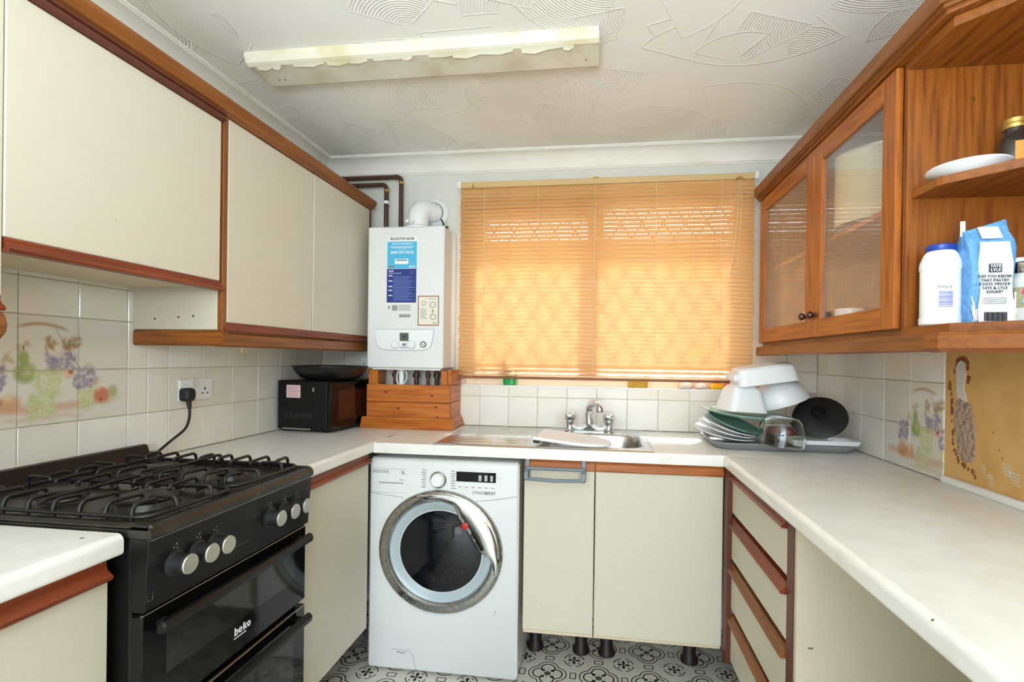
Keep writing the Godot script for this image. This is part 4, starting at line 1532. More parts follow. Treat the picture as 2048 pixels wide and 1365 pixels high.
	part(door, "bowl", MB.new().lathe(v2([0.163, 0.002, 0.14, 0.002, 0.115, 0.006, 0.08, 0.011, 0.04, 0.014, 0, 0.015]), Transform3D(front, dc), 56, Vector2(1.0, 0.965)), M.dark_glass, "dark domed door glass")
	# broad chrome grip over the right of the ring: its inner rim cuts straight across the glass
	var rows := []
	var inner := [[112.0, 0.222], [104.0, 0.206], [88.0, 0.200], [74.0, 0.193], [68.0, 0.176], [63.0, 0.155], [50.0, 0.1405], [36.0, 0.1355], [20.0, 0.139], [8.0, 0.148], [3.0, 0.160], [-1.0, 0.182], [-5.0, 0.198], [-12.0, 0.214], [-20.0, 0.226]]
	for i in inner.size() - 1:
		for k in 4:
			var t := k / 4.0
			var a := deg_to_rad(lerpf(inner[i][0], inner[i + 1][0], t))
			var r0: float = lerpf(inner[i][1], inner[i + 1][1], t)
			var row := []
			for q in 9:
				var u := q / 8.0
				var r := lerpf(r0, 0.240, u)
				row.append(dc + Vector3(cos(a) * r, sin(a) * r * 0.965, 0.012 + (0.016 + 0.03 * (0.24 - r0)) * pow(maxf(0.0, sin(PI * clampf(u, 0.0, 1.0))), 0.45)))
			rows.append(row)
	part(door, "grip", MB.new().sheet(rows, Vector3(0, 0, 1)), M.chrome, "broad chrome grip")
	part(door, "red_badge", MB.new().lathe(v2([0.013, 0, 0.012, 0.003, 0.006, 0.0045, 0, 0.0048]), Transform3D(front, Vector3(0.921, 0.602, zf + 0.0285)), 20), M.red)
	for q in [[-36, "1"], [-20, "2"], [-6, "3"], [8, "4"], [24, "5"]]:
		var a := deg_to_rad(-90.0 + q[0])
		part(door, "engraving", MB.new().lathe(v2([0.009, 0, 0.009, 0.0012, 0.0065, 0.0012, 0.0065, 0.0]), Transform3D(front, dc + Vector3(cos(a) * 0.224, sin(a) * 0.224 * 0.965, 0.0235)), 14), M.ink_soft)
	part(o, "rust_spot", bx(Vector3(1.035, 0.268, zf), Vector3(1.038, 0.273, zf + 0.0006)), M.rust)
	part(o, "rust_spot", bx(Vector3(1.031, 0.258, zf), Vector3(1.0335, 0.262, zf + 0.0006)), M.rust)
	part(o, "rust_spot", bx(Vector3(0.548, 0.146, zf), Vector3(0.550, 0.149, zf + 0.0006)), M.rust)


func sheet_of_print(o: Node3D, called: String, p: Vector3, q: Vector3, m: Material) -> MeshInstance3D:
	return part(o, called, bx(p, q), m)


func boiler() -> void:
	var zf := 0.19
	var o := thing("boiler", "white wall-hung boiler with blue stickers above the timber boxing", "boiler", Vector3(0.52, 1.187, 0.1))
	part(o, "case", bx(Vector3(0.338, 1.187, 0.0), Vector3(0.706, 1.842, zf), 0.005), M.appliance)
	part(o, "side_seam", bx(Vector3(0.7058, 1.19, zf - 0.012), Vector3(0.7064, 1.838, zf - 0.0105)), M.seam)
	part(o, "under_tray", bx(Vector3(0.36, 1.178, 0.01), Vector3(0.69, 1.1872, zf - 0.012), 0.002), M.white_dull)
	var fr := Basis.IDENTITY
	# control fascia, a raised rounded shape narrowing downwards
	var pl := PackedVector2Array()
	for q in [[0.378, 1.366], [0.375, 1.36], [0.380, 1.325], [0.392, 1.288], [0.405, 1.276], [0.43, 1.271], [0.52, 1.268], [0.61, 1.271], [0.635, 1.276], [0.648, 1.288], [0.658, 1.325], [0.662, 1.36], [0.659, 1.366]]:
		pl.append(Vector2(q[0], q[1]))
	var fa := part(o, "control_fascia", MB.new().extrude(pl, 2, zf - 0.002, zf + 0.005, false, 0.002), M.white)
	var ol := PackedVector3Array()
	for q in pl:
		ol.append(Vector3(q.x, q.y, zf + 0.0012))
	part(o, "fascia_groove", MB.new().tube(ol, 0.0012, 5, true), M.ink_soft)
	var front := Basis(Vector3(1, 0, 0), PI / 2)
	for x in [0.481, 0.559]:
		var kn := part(fa, "knob", MB.new().lathe(v2([0, 0, 0.021, 0, 0.021, 0.004, 0.018, 0.014, 0.015, 0.017, 0, 0.018]), Transform3D(front, Vector3(x, 1.296, zf + 0.004)), 28), M.white)
		kn.set_meta("label", "white temperature knob")
	var disp := part(fa, "display", bx(Vector3(0.500, 1.312, zf + 0.004), Vector3(0.543, 1.350, zf + 0.0068), 0.001), flat(c8(96, 98, 90), 0.2))
	part(disp, "print", bx(Vector3(0.512, 1.325, zf + 0.0068), Vector3(0.531, 1.340, zf + 0.0072)), flat(c8(60, 62, 56), 0.3))
	part(fa, "button", bx(Vector3(0.513, 1.290, zf + 0.004), Vector3(0.529, 1.302, zf + 0.007), 0.001), M.ink_soft)
	for k in 3:
		part(fa, "print", bx(Vector3(0.502, 1.278 + k * 0.0035, zf + 0.005), Vector3(0.54, 1.2795 + k * 0.0035, zf + 0.0054)), M.ink_soft)
	part(fa, "gauge", MB.new().lathe(v2([0, 0, 0.014, 0, 0.014, 0.006, 0.011, 0.007, 0.010, 0.005, 0, 0.005]), Transform3D(front, Vector3(0.614, 1.297, zf + 0.004)), 24), M.ink)
	part(fa, "gauge_face", MB.new().lathe(v2([0.0105, 0, 0.0, 0.0006]), Transform3D(front, Vector3(0.614, 1.297, zf + 0.0092)), 20), M.white_soft)
	part(fa, "needle", bx(Vector3(0.609, 1.296, zf + 0.0098), Vector3(0.620, 1.2985, zf + 0.0104)), M.ink)
	# stickers
	var z0 := zf
	var z1 := zf + 0.0007
	var L := func(x: float, y: float) -> Transform3D: return Transform3D(fr, Vector3(x, y, z1 + 0.0002))
	var s := sheet_of_print(o, "sticker", Vector3(0.4335, 1.648, z0), Vector3(0.5755, 1.772, z1), M.cyan)
	s.set_meta("label", "light blue register sticker")
	lettering(s, "RETURN YOUR WARRANTY", 0.0066, L.call(0.5045, 1.762), M.ink_white, "lettering", true, true, 0.86)
	for k in 2:
		part(s, "print", bx(Vector3(0.446 + k * 0.006, 1.748 - k * 0.006, z1), Vector3(0.562 - k * 0.008, 1.7505 - k * 0.006, z1 + 0.0004)), M.ink_white)
	lettering(s, "CALL US ON", 0.005, L.call(0.5045, 1.735), M.ink_white, "lettering", false, true)
	lettering(s, "0800 597 8576", 0.0128, L.call(0.5045, 1.722), M.ink_white, "lettering", true, true, 0.95)
	part(s, "print", bx(Vector3(0.47, 1.668, z1), Vector3(0.535, 1.692, z1 + 0.0004)), M.ink_white)
	part(s, "print", bx(Vector3(0.476, 1.684, z1 + 0.0004), Vector3(0.529, 1.688, z1 + 0.0008)), M.ink)
	part(s, "print", bx(Vector3(0.441, 1.652, z1), Vector3(0.468, 1.660, z1 + 0.0004)), M.ink_soft)
	lettering(s, "BAXI", 0.009, L.call(0.539, 1.656), M.ink_white, "lettering", true)
	s = sheet_of_print(o, "sticker", Vector3(0.4335, 1.772, z0), Vector3(0.5755, 1.797, z1), M.white_soft)
	lettering(s, "REGISTER NOW", 0.0125, L.call(0.5045, 1.785), M.ink, "lettering", true, true, 0.92)
	s = sheet_of_print(o, "sticker", Vector3(0.4325, 1.490, z0), Vector3(0.5745, 1.646, z1), M.navy)
	s.set_meta("label", "dark blue instruction sticker")
	lettering(s, "BAXI", 0.0075, L.call(0.441, 1.636), M.ink_white, "lettering", true)
	lettering(s, "Boiler user controls", 0.005, L.call(0.441, 1.626), M.ink_white)
	part(s, "emblem", MB.new().lathe(v2([0.008, 0, 0.008, 0.0004, 0.0066, 0.0004, 0.0066, 0]), Transform3D(front, Vector3(0.552, 1.630, z1)), 16), flat(c8(96, 118, 180), 0.5))
	for q in [1.612, 1.588, 1.563, 1.545, 1.521]:
		part(s, "print", bx(Vector3(0.441, q, z1), Vector3(0.459, q + 0.0045, z1 + 0.0004)), M.ink_white)
	for k in 20:
		part(s, "print", bx(Vector3(0.463, 1.500 + k * 0.0058, z1), Vector3(0.568 - 0.008 * ((k * 7) % 5), 1.5018 + k * 0.0058, z1 + 0.0004)), flat(c8(120, 140, 196), 0.6))
	# small notices below
	for k in 4:
		part(o, "print", bx(Vector3(0.492, 1.455 + k * 0.007, z0), Vector3(0.552 - 0.006 * (k % 2), 1.4575 + k * 0.007, z0 + 0.0004)), M.ink_soft)
	part(o, "pictogram", bx(Vector3(0.459, 1.453, z0), Vector3(0.485, 1.478, z0 + 0.0004)), M.seam)
	part(o, "pictogram", bx(Vector3(0.440, 1.462, z0), Vector3(0.448, 1.474, z0 + 0.0004)), M.ink_soft)
	part(o, "badge", bx(Vector3(0.494, 1.422, z0), Vector3(0.548, 1.436, z0 + 0.0012), 0.0004), M.seam)
	s = sheet_of_print(o, "gauge_card", Vector3(0.584, 1.384, z0), Vector3(0.684, 1.521, z1), flat(c8(150, 52, 46), 0.6))
	s.set_meta("label", "cream card with a red border")
	part(s, "print", bx(Vector3(0.588, 1.388, z1), Vector3(0.680, 1.517, z1 + 0.0003)), flat(c8(232, 226, 208), 0.6))
	for q in [[0.655, 1.480, 0.014], [0.657, 1.425, 0.014], [0.612, 1.486, 0.011]]:
		part(s, "print", MB.new().lathe(v2([q[2], 0, q[2], 0.0005, q[2] * 0.78, 0.0005, q[2] * 0.78, 0]), Transform3D(front, Vector3(q[0], q[1], z1 + 0.0003)), 18), M.ink_soft)
	part(s, "print", bx(Vector3(0.652, 1.444, z1 + 0.0003), Vector3(0.658, 1.458, z1 + 0.0007)), flat(c8(90, 150, 90), 0.6))
	for k in 6:
		part(s, "print", bx(Vector3(0.596, 1.418 + k * 0.008, z1 + 0.0003), Vector3(0.628 - 0.008 * (k % 2), 1.4205 + k * 0.008, z1 + 0.0007)), M.ink_soft)
	lettering(s, "Filling pressure", 0.0045, Transform3D(fr, Vector3(0.632, 1.508, z1 + 0.0005)), M.ink_soft)
	lettering(s, "BAXI", 0.005, Transform3D(fr, Vector3(0.656, 1.396, z1 + 0.0005)), M.ink, "lettering", true)

	# flue on top, bending back into the wall
	o = thing("boiler_flue", "white flue elbow on top of the boiler going into the wall", "flue", Vector3(0.545, 1.842, 0.1))
	part(o, "elbow", MB.new().tube(rounded_path(v3([0.545, 1.842, 0.10, 0.545, 1.945, 0.10, 0.59, 1.955, 0.0]), 0.06, 8), 0.05, 24), M.white)
	part(o, "collar", MB.new().lathe(v2([0.05, 0, 0.066, 0, 0.068, 0.012, 0.054, 0.022, 0.05, 0.022]), Transform3D(Basis.IDENTITY, Vector3(0.545, 1.842, 0.1)), 24), M.white)
	part(o, "wall_plate", MB.new().lathe(v2([0.05, 0.0, 0.07, 0.0, 0.07, 0.008, 0.056, 0.020, 0.05, 0.020]), Transform3D(front, Vector3(0.593, 1.955, -0.004)), 24), M.white)
	for x in [0.515, 0.54]:
		part(o, "test_point", MB.new().lathe(v2([0, 0, 0.008, 0, 0.008, 0.014, 0, 0.016]), Transform3D(front, Vector3(x, 1.875, 0.15)), 10), M.white_dull)
	o = thing("cable_ends", "loose black cable ends on the boiler's right top corner", "cable", Vector3(0.66, 1.843, 0.12))
	part(o, "cable", MB.new().tube(spline(v3([0.64, 1.847, 0.06, 0.66, 1.86, 0.08, 0.668, 1.875, 0.09, 0.655, 1.90, 0.085])), 0.004, 8), M.black_rubber)
	part(o, "cable", MB.new().tube(spline(v3([0.62, 1.847, 0.10, 0.65, 1.852, 0.11, 0.685, 1.849, 0.12, 0.70, 1.8475, 0.13])), 0.0035, 8), M.black_rubber)
	part(o, "clip", bx(Vector3(0.69, 1.843, 0.12), Vector3(0.702, 1.855, 0.135), 0.002), M.black_rubber)

	# heating pipes
	o = thing("heating_pipe", "outer of two brown heating pipes bending down to the boiler", "pipe", Vector3(0.433, 1.843, 0.04))
	part(o, "tube", MB.new().tube(rounded_path(v3([0.0, 2.128, 0.04, 0.433, 2.128, 0.04, 0.433, 1.842, 0.04]), 0.024), 0.011, 14), M.pipe_brown)
	part(o, "joint", MB.new().tube(v3([0.400, 2.128, 0.04, 0.412, 2.128, 0.04]), 0.0125, 12), M.pipe_brown)
	part(o, "joint", MB.new().tube(v3([0.433, 2.104, 0.04, 0.433, 2.092, 0.04]), 0.0125, 12), M.brass)
	o = thing("heating_pipe", "inner of two brown heating pipes, with a white clip above the boiler", "pipe", Vector3(0.356, 1.843, 0.04))
	part(o, "tube", MB.new().tube(rounded_path(v3([0.0, 2.092, 0.04, 0.356, 2.092, 0.04, 0.356, 1.842, 0.04]), 0.024), 0.011, 14), M.pipe_brown)
	part(o, "joint", MB.new().tube(v3([0.356, 2.068, 0.04, 0.356, 2.056, 0.04]), 0.0125, 12), M.brass)
	var cl := MB.new().tube(v3([0.356, 2.010, 0.04, 0.356, 1.996, 0.04]), 0.014, 14)
	cl.box(Vector3(0.348, 1.997, -0.004), Vector3(0.364, 2.009, 0.03), 0.001)
	part(o, "pipe_clip", cl, M.white)


func boxing() -> void:
	var zf := 0.18
	var o := thing("pipe_boxing", "varnished pine boxing of planks round the pipes below the boiler", "boxing", Vector3(0.54, T, 0.09))
	part(o, "plank", bx(Vector3(0.335, 1.0305, zf - 0.016), Vector3(0.7365, 1.110, zf), 0.0015), M.pine_x)
	part(o, "plank", bx(Vector3(0.335, 0.957, zf - 0.016), Vector3(0.7365, 1.0285, zf), 0.0015), M.pine_x)
	for y in [[0.957, 1.0285], [1.0305, 1.108], [1.110, 1.182]]:
		part(o, "plank", bx(Vector3(0.722, y[0], 0.004), Vector3(0.738, y[1], zf - 0.0165), 0.0015), M.pine_z)
		part(o, "plank", bx(Vector3(0.335, y[0], 0.004), Vector3(0.351, y[1], zf - 0.0165), 0.0015), M.pine_z)
	for x in [0.351, 0.690]:
		part(o, "post", bx(Vector3(x, T + 0.001, zf - 0.05), Vector3(x + 0.03, 1.176, zf - 0.0165), 0.0015), M.pine_y)
	var prof := v2([zf, T + 0.0005, zf + 0.022, T + 0.0005, zf + 0.022, T + 0.016, zf + 0.017, T + 0.02, zf + 0.018, T + 0.026, zf + 0.012, T + 0.032, zf + 0.014, T + 0.040, zf + 0.006, T + 0.044, zf + 0.005, T + 0.052, zf, T + 0.053])
	part(o, "base_moulding", MB.new().extrude(prof, 0, 0.315, 0.758), M.pine_x)
	var p2 := PackedVector2Array()
	for q in prof:
		p2.append(Vector2(0.738 + (q.x - zf) * 0.9, q.y))
	part(o, "base_moulding", MB.new().extrude(p2, 2, 0.004, zf), M.pine_z)
	for k in [[0.430, 1.074, 0.006], [0.653, 1.062, 0.005], [0.491, 0.999, 0.006], [0.672, 1.009, 0.006], [0.680, 0.963, 0.0045]]:
		part(o, "knot", MB.new().lathe(v2([k[2], 0, k[2] * 0.6, 0.0004, 0, 0.0006]), Transform3D(Basis(Vector3(1, 0, 0), PI / 2), Vector3(k[0], k[1], zf)), 12, Vector2(1.5, 0.8)), M.knot)
	# pipework seen through the missing plank
	for q in [[0.425, 0.07, 0.0075, "copper", "thin dull copper pipe behind the boxing gap, left of the white trap"], [0.535, 0.07, 0.011, "pipe_brown", "thick brown pipe behind the boxing gap, next right of the white trap"], [0.59, 0.06, 0.0075, "copper", "thin dull copper pipe behind the boxing gap, between two brown pipes"], [0.635, 0.06, 0.011, "pipe_brown", "rightmost brown pipe behind the boxing gap under the boiler"]]:
		var pp := thing("boiler_pipe", q[4], "pipe", Vector3(q[0], T, q[1]), "pipes under the boiler")
		part(pp, "tube", MB.new().tube(v3([q[0], T + 0.001, q[1], q[0], 1.178, q[1]]), q[2], 10), M[q[3]])
		part(pp, "nut", MB.new().tube(v3([q[0], 1.14, q[1], q[0], 1.16, q[1]]), q[2] * 1.6, 6), M.pipe_brown)
	var t := thing("condensate_trap", "white plastic trap with looping hoses under the boiler", "trap", Vector3(0.485, 1.0, 0.13))
	part(t, "trap", MB.new().lathe(v2([0, 0.0, 0.013, 0.0, 0.016, 0.03, 0.016, 0.10, 0.012, 0.115, 0.012, 0.178, 0, 0.178]), Transform3D(Basis.IDENTITY, Vector3(0.485, 1.0, 0.13)), 18), M.white)
	part(t, "hose", MB.new().tube(spline(v3([0.50, 1.178, 0.135, 0.514, 1.16, 0.14, 0.512, 1.13, 0.142, 0.498, 1.11, 0.142])), 0.0035, 8), M.white_dull)
	part(t, "hose", MB.new().tube(spline(v3([0.474, 1.178, 0.135, 0.465, 1.15, 0.14, 0.468, 1.12, 0.142, 0.478, 1.108, 0.142])), 0.0035, 8), M.white_dull)


# ---------------------------------------------------------------- right side

func plan(o: Node3D, called: String, pts: Array, y0: float, y1: float, m: Material, bev := 0.0) -> MeshInstance3D:
	return part(o, called, MB.new().extrude(v2(pts), 1, y0, y1, false, bev), m)


func build_right_side() -> void:
	var o := thing("worktop", "long pale laminate worktop along the right wall, nicked along its front", "worktop", Vector3(2.13, T - 0.04, 1.6))
	part(o, "slab", MB.new().extrude(top_outline(W - 0.001, 1.855, true), 2, 0.5585, 2.62), M.worktop)
	for s in [[1.857, 1.66], [1.856, 1.87]]:
		part(o, "nick", MB.new().lathe(v2([0.0022, 0, 0.0016, 0.0004, 0, 0.0006]), Transform3D(Basis(Vector3(0, 0, 1), 0.7), Vector3(s[0] + 0.002, T - 0.0035, s[1])), 8), M.chipboard)

	# drawers
	o = thing("drawer_unit", "unit of four cream drawers with wooden grip rails", "drawers", Vector3(2.1, 0.19, 0.85))
	part(o, "corner_post", bx(Vector3(1.8635, 0.19, 0.543), Vector3(1.879, 0.864, 0.592), 0.001), M.frame_red)
	part(o, "frame_stile", bx(Vector3(1.878, 0.02, 1.098), Vector3(1.896, 0.864, 1.142), 0.001), M.frame_red)
	part(o, "carcass", bx(Vector3(1.897, 0.19, 0.594), Vector3(2.37, 0.862, 1.126)), M.frame_red)
	part(o, "end_panel", bx(Vector3(1.8795, 0.0, 1.1425), Vector3(W - 0.002, 0.864, 1.158), 0.001), M.cream_far)
	var tops := [0.860, 0.698, 0.540, 0.368]
	var lows := [0.716, 0.558, 0.386, 0.206]
	for i in 4:
		var d := part(o, "drawer_front", bx(Vector3(1.878, lows[i], 0.593), Vector3(1.896, tops[i] - 0.030, 1.097), 0.002), M.cream)
		part(d, "grip_rail", MB.new().extrude(grip_outline_x(1.878, tops[i] - 0.0295, tops[i]), 2, 0.593, 1.092), M.red_z if i < 2 else M.brown_z)
	for s in [[1.905, 0.575], [1.985, 0.50], [2.01, 0.47]]:
		part(o, "stain", bx(Vector3(s[0], s[1], 1.158), Vector3(s[0] + 0.012, s[1] + 0.004, 1.1584)), M.grime)

	# the cupboard beyond the gap for an appliance, just out of the picture
	o = thing("base_cupboard", "cream base cupboard under the near end of the right worktop", "cupboard", Vector3(2.13, 0.0, 2.2))
	part(o, "carcass", bx(Vector3(1.897, 0.15, 1.80), Vector3(W - 0.002, 0.862, 2.6)), M.cream_edge)
	part(o, "plinth", bx(Vector3(1.93, 0.0, 1.80), Vector3(1.945, 0.15, 2.6)), M.frame_red)
	part(o, "door", bx(Vector3(1.878, 0.19, 1.802), Vector3(1.896, 0.826, 2.2), 0.002), M.cream)
	part(o, "door", bx(Vector3(1.878, 0.19, 2.203), Vector3(1.896, 0.826, 2.6), 0.002), M.cream)

	# glazed wall cupboard
	var xf := 2.090
	o = thing("glass_wall_cupboard", "oak wall cupboard with two glazed doors right of the window", "cupboard", Vector3(2.24, 1.3, 0.64))
	part(o, "bottom_board", bx(Vector3(2.108, 1.303, 0.15), Vector3(W, 1.321, 1.136)), M.deep_z)
	part(o, "top_board", bx(Vector3(2.108, 1.925, 0.15), Vector3(W, 1.943, 1.136)), M.deep_z)
	part(o, "side_panel", bx(Vector3(2.108, 1.321, 0.15), Vector3(W, 1.925, 0.166)), M.deep_y)
	part(o, "side_panel", bx(Vector3(2.104, 1.303, 1.1365), Vector3(W, 1.925, 1.152), 0.001), M.deep_y)
	part(o, "back_panel", bx(Vector3(W - 0.008, 1.321, 0.166), Vector3(W, 1.925, 1.136)), M.deep_y)
	part(o, "inner_shelf", bx(Vector3(2.125, 1.615, 0.167), Vector3(W - 0.009, 1.631, 1.135), 0.001), M.oak_z)
	for dd in [[0.152, 0.6835], [0.6865, 1.132]]:
		var z0: float = dd[0]
		var z1: float = dd[1]
		var w := 0.056
		var d := part(o, "glazed_door", bx(Vector3(xf + 0.008, 1.318 + w, z0 + w), Vector3(xf + 0.012, 1.924 - w, z1 - w)), M.glass)
		part(d, "stile", bx(Vector3(xf, 1.3185, z0), Vector3(xf + 0.017, 1.924, z0 + w), 0.0025), M.oak_y)
		part(d, "stile", bx(Vector3(xf, 1.3185, z1 - w), Vector3(xf + 0.017, 1.924, z1), 0.0025), M.oak_y)
		part(d, "rail", bx(Vector3(xf + 0.0004, 1.3185, z0 + w), Vector3(xf + 0.017, 1.3185 + w, z1 - w), 0.0025), M.oak_z)
		part(d, "rail", bx(Vector3(xf + 0.0004, 1.924 - w, z0 + w), Vector3(xf + 0.017, 1.924, z1 - w), 0.0025), M.oak_z)
		var kz := z1 - 0.03 if z0 < 0.5 else z0 + 0.03
		part(d, "knob", MB.new().lathe(v2([0, 0, 0.007, 0, 0.006, 0.008, 0.010, 0.013, 0.0125, 0.019, 0.010, 0.025, 0.005, 0.028, 0, 0.0285]), Transform3D(Basis(Vector3(0, 0, 1), PI / 2), Vector3(xf, 1.388, kz)), 18), flat(c8(70, 24, 18), 0.2))

	# open corner shelves with a splayed front
	o = thing("corner_shelf_unit", "open wooden shelves with a splayed front beside the glazed cupboard", "shelf", Vector3(2.24, 1.3, 1.3))
	var splay := [2.102, 1.1525, 2.102, 1.30, 2.388, 1.586, 2.388, 1.1525]
	plan(o, "shelf_board", splay, 1.303, 1.3205, M.deep_z, 0.001)
	plan(o, "shelf_board", [2.114, 1.1525, 2.114, 1.236, 2.119, 1.247, 2.128, 1.257, 2.388, 1.515, 2.388, 1.1525], 1.612, 1.630, M.deep_z, 0.001)
	plan(o, "shelf_board", splay, 1.905, 1.925, M.deep_z, 0.001)
	part(o, "back_panel", bx(Vector3(W - 0.002, 1.3205, 1.153), Vector3(W + 0.0035, 1.905, 1.585)), M.deep_y)
	part(o, "screw_cap", MB.new().lathe(v2([0.006, 0, 0.005, 0.002, 0, 0.0025]), Transform3D(Basis(Vector3(1, 0, 0), PI / 2), Vector3(2.235, 1.83, 1.152)), 12), M.brass)

	# cornice and pelmet run along both units
	o = thing("cornice", "brown moulded cornice round the right wall cupboard and corner shelves", "cornice", Vector3(2.1, 1.92, 0.8))
	var run := func(d: float) -> Array:
		return [2.10 - d, 0.14, 2.10 - d, 1.30 + d * 0.42, 2.386, 1.586 + d * 1.42, 2.386, 1.55, 2.125, 1.29, 2.125, 0.14]
	plan(o, "moulding", run.call(0.016), 1.9255, 1.936, M.deep_z)
	plan(o, "moulding", run.call(0.024), 1.936, 1.944, M.brown_z)
	plan(o, "moulding", run.call(0.033), 1.944, 1.984, M.brown_z, 0.003)
	o = thing("pelmet", "brown light pelmet under the glazed cupboard and corner shelves", "pelmet", Vector3(2.1, 1.27, 0.8))
	plan(o, "strip", [2.082, 0.145, 2.082, 1.272, 2.105, 1.272, 2.105, 0.145], 1.264, 1.3025, M.brown_z, 0.004)
	plan(o, "strip", [2.072, 1.2725, 2.072, 1.315, 2.386, 1.63, 2.386, 1.585, 2.102, 1.30, 2.102, 1.2725], 1.262, 1.3025, M.deep_z, 0.008)


func grip_outline_x(n: float, y0: float, y1: float) -> PackedVector2Array:
	return grip_outline(n, -1.0, y0, y1, 0.013)


# ---------------------------------------------------------------- cooker

func build_cooker() -> void:
	var z0 := 1.042
	var z1 := 1.562
	var o := thing("gas_cooker", "black free-standing gas cooker with double oven and four burners", "cooker", Vector3(0.3, 0.0, 1.3))
	part(o, "body", bx(Vector3(0.045, 0.03, z0 + 0.004), Vector3(0.555, 0.893, z1 - 0.004), 0.003), M.black)
	# hob tray with a raised rim
	var rim := PackedVector2Array([Vector2(0.05, 0.894), Vector2(0.05, 0.912), Vector2(0.058, 0.918), Vector2(0.074, 0.918), Vector2(0.082, 0.912), Vector2(0.555, 0.912), Vector2(0.565, 0.919), Vector2(0.588, 0.919), Vector2(0.598, 0.914), Vector2(0.602, 0.906), Vector2(0.602, 0.894)])
	part(o, "hob", MB.new().extrude(rim, 2, z0, z1), M.hob)
	for z in [z0, z1 - 0.02]:
		part(o, "hob_edge", bx(Vector3(0.06, 0.905, z), Vector3(0.60, 0.9205, z + 0.02), 0.005), M.hob)
	part(o, "back_guard", MB.new().extrude(v2([0.012, 0.907, 0.012, 0.955, 0.018, 0.958, 0.03, 0.956, 0.045, 0.914, 0.045, 0.907]), 2, 1.012, z1 - 0.006), M.black)
	part(o, "hinge_block", bx(Vector3(0.03, 0.907, 1.0), Vector3(0.062, 0.935, 1.028), 0.006), M.black_iron)
	# fascia and doors
	part(o, "control_panel", MB.new().extrude(v2([0.556, 0.895, 0.594, 0.895, 0.597, 0.89, 0.588, 0.758, 0.584, 0.754, 0.556, 0.754]), 2, z0, z1, false, 0.002), M.black)
	part(o, "panel_line", bx(Vector3(0.5965, 0.8895, z0 + 0.004), Vector3(0.5985, 0.8915, z1 - 0.004), 0.0006), M.knob_steel)
	var fx := Basis(Vector3(0, 0, 1), -PI / 2)
	for z in [1.500, 1.444, 1.398, 1.218, 1.161, 1.109]:
		var k := part(o, "control_knob", MB.new().lathe(v2([0, 0, 0.025, 0, 0.025, 0.004, 0.020, 0.007, 0.0185, 0.016, 0.0185, 0.030, 0, 0.030]), Transform3D(fx, Vector3(0.590, 0.826, z)), 28), M.black_rubber)
		part(k, "knob_cap", MB.new().lathe(v2([0.0188, 0.0, 0.0195, 0.002, 0.0195, 0.008, 0.018, 0.0098, 0.0, 0.0102]), Transform3D(fx, Vector3(0.6185, 0.826, z)), 32), M.knob_steel, "brushed steel cap")
		part(o, "print", bx(Vector3(0.5935, 0.862, z - 0.003), Vector3(0.5953, 0.868, z + 0.001)), M.ink_soft)
		part(o, "print", bx(Vector3(0.593, 0.853, z - 0.005), Vector3(0.5948, 0.856, z - 0.002)), M.ink_soft)
		part(o, "print", bx(Vector3(0.5934, 0.856, z + 0.004), Vector3(0.5951, 0.8605, z + 0.006)), M.ink_soft)
	for q in [[0.775, 1.545, 0.012], [0.80, 1.548, 0.008]]:
		part(o, "print", MB.new().tube(v3([0.589, q[0], q[1] + q[2], 0.5895, q[0] + 0.014, q[1] + q[2], 0.5895, q[0] + 0.014, q[1], 0.589, q[0], q[1]]), 0.0007, 4, true), M.ink_soft)
	part(o, "timer_frame", MB.new().tube(v3([0.5935, 0.845, 1.375, 0.5905, 0.80, 1.375, 0.5902, 0.795, 1.335, 0.5902, 0.795, 1.29]), 0.0006, 4), M.ink_soft)
	part(o, "timer_frame", MB.new().tube(v3([0.5938, 0.85, 1.285, 0.5938, 0.85, 1.255, 0.5915, 0.815, 1.255]), 0.0006, 4), M.ink_soft)
	var yy := [[0.535, 0.750], [0.075, 0.522]]
	for i in 2:
		var lo: float = yy[i][0]
		var hi: float = yy[i][1]
		var d := part(o, "oven_door", bx(Vector3(0.557, lo, z0 + 0.001), Vector3(0.582, hi, z1 - 0.001), 0.004), M.black_gloss, "upper oven door" if i == 0 else "lower oven door")
		var wy0 := lo + 0.075 if i == 0 else lo + 0.10
		part(d, "oven_window", bx(Vector3(0.582, wy0, z0 + 0.055), Vector3(0.5828, hi - 0.055, z1 - 0.055), 0.0003), M.oven_glass)
		part(d, "handle", MB.new().extrude(v2([0.596, hi - 0.040, 0.598, hi - 0.020, 0.604, hi - 0.016, 0.612, hi - 0.018, 0.617, hi - 0.026, 0.615, hi - 0.038, 0.607, hi - 0.043]), 2, z0 + 0.016, z1 - 0.016, false, 0.004), M.black)
		for z in [z0 + 0.03, z1 - 0.05]:
			part(d, "handle_bracket", bx(Vector3(0.581, hi - 0.046, z), Vector3(0.606, hi - 0.022, z + 0.02), 0.003), M.black)
		part(d, "door_edge", bx(Vector3(0.5815, hi - 0.003, z0 + 0.004), Vector3(0.5832, hi - 0.001, z1 - 0.004), 0.0004), M.knob_steel)
	var side := Basis(Vector3(0, 0, -1), Vector3(0, 1, 0), Vector3(1, 0, 0))
	lettering(o, "beko", 0.017, Transform3D(side, Vector3(0.5824, 0.588, 1.325)), M.ink_white, "lettering", true)
	part(o, "logo_line", bx(Vector3(0.5822, 0.573, 1.285), Vector3(0.5828, 0.575, 1.325)), M.ink_white)
	for q in [[0.09, z0 + 0.05], [0.09, z1 - 0.05], [0.52, z0 + 0.05], [0.52, z1 - 0.05]]:
		part(o, "foot", MB.new().lathe(v2([0, 0, 0.02, 0, 0.02, 0.01, 0.01, 0.012, 0.01, 0.032, 0, 0.032]), Transform3D(Basis.IDENTITY, Vector3(q[0], 0, q[1])), 12), M.black_rubber)

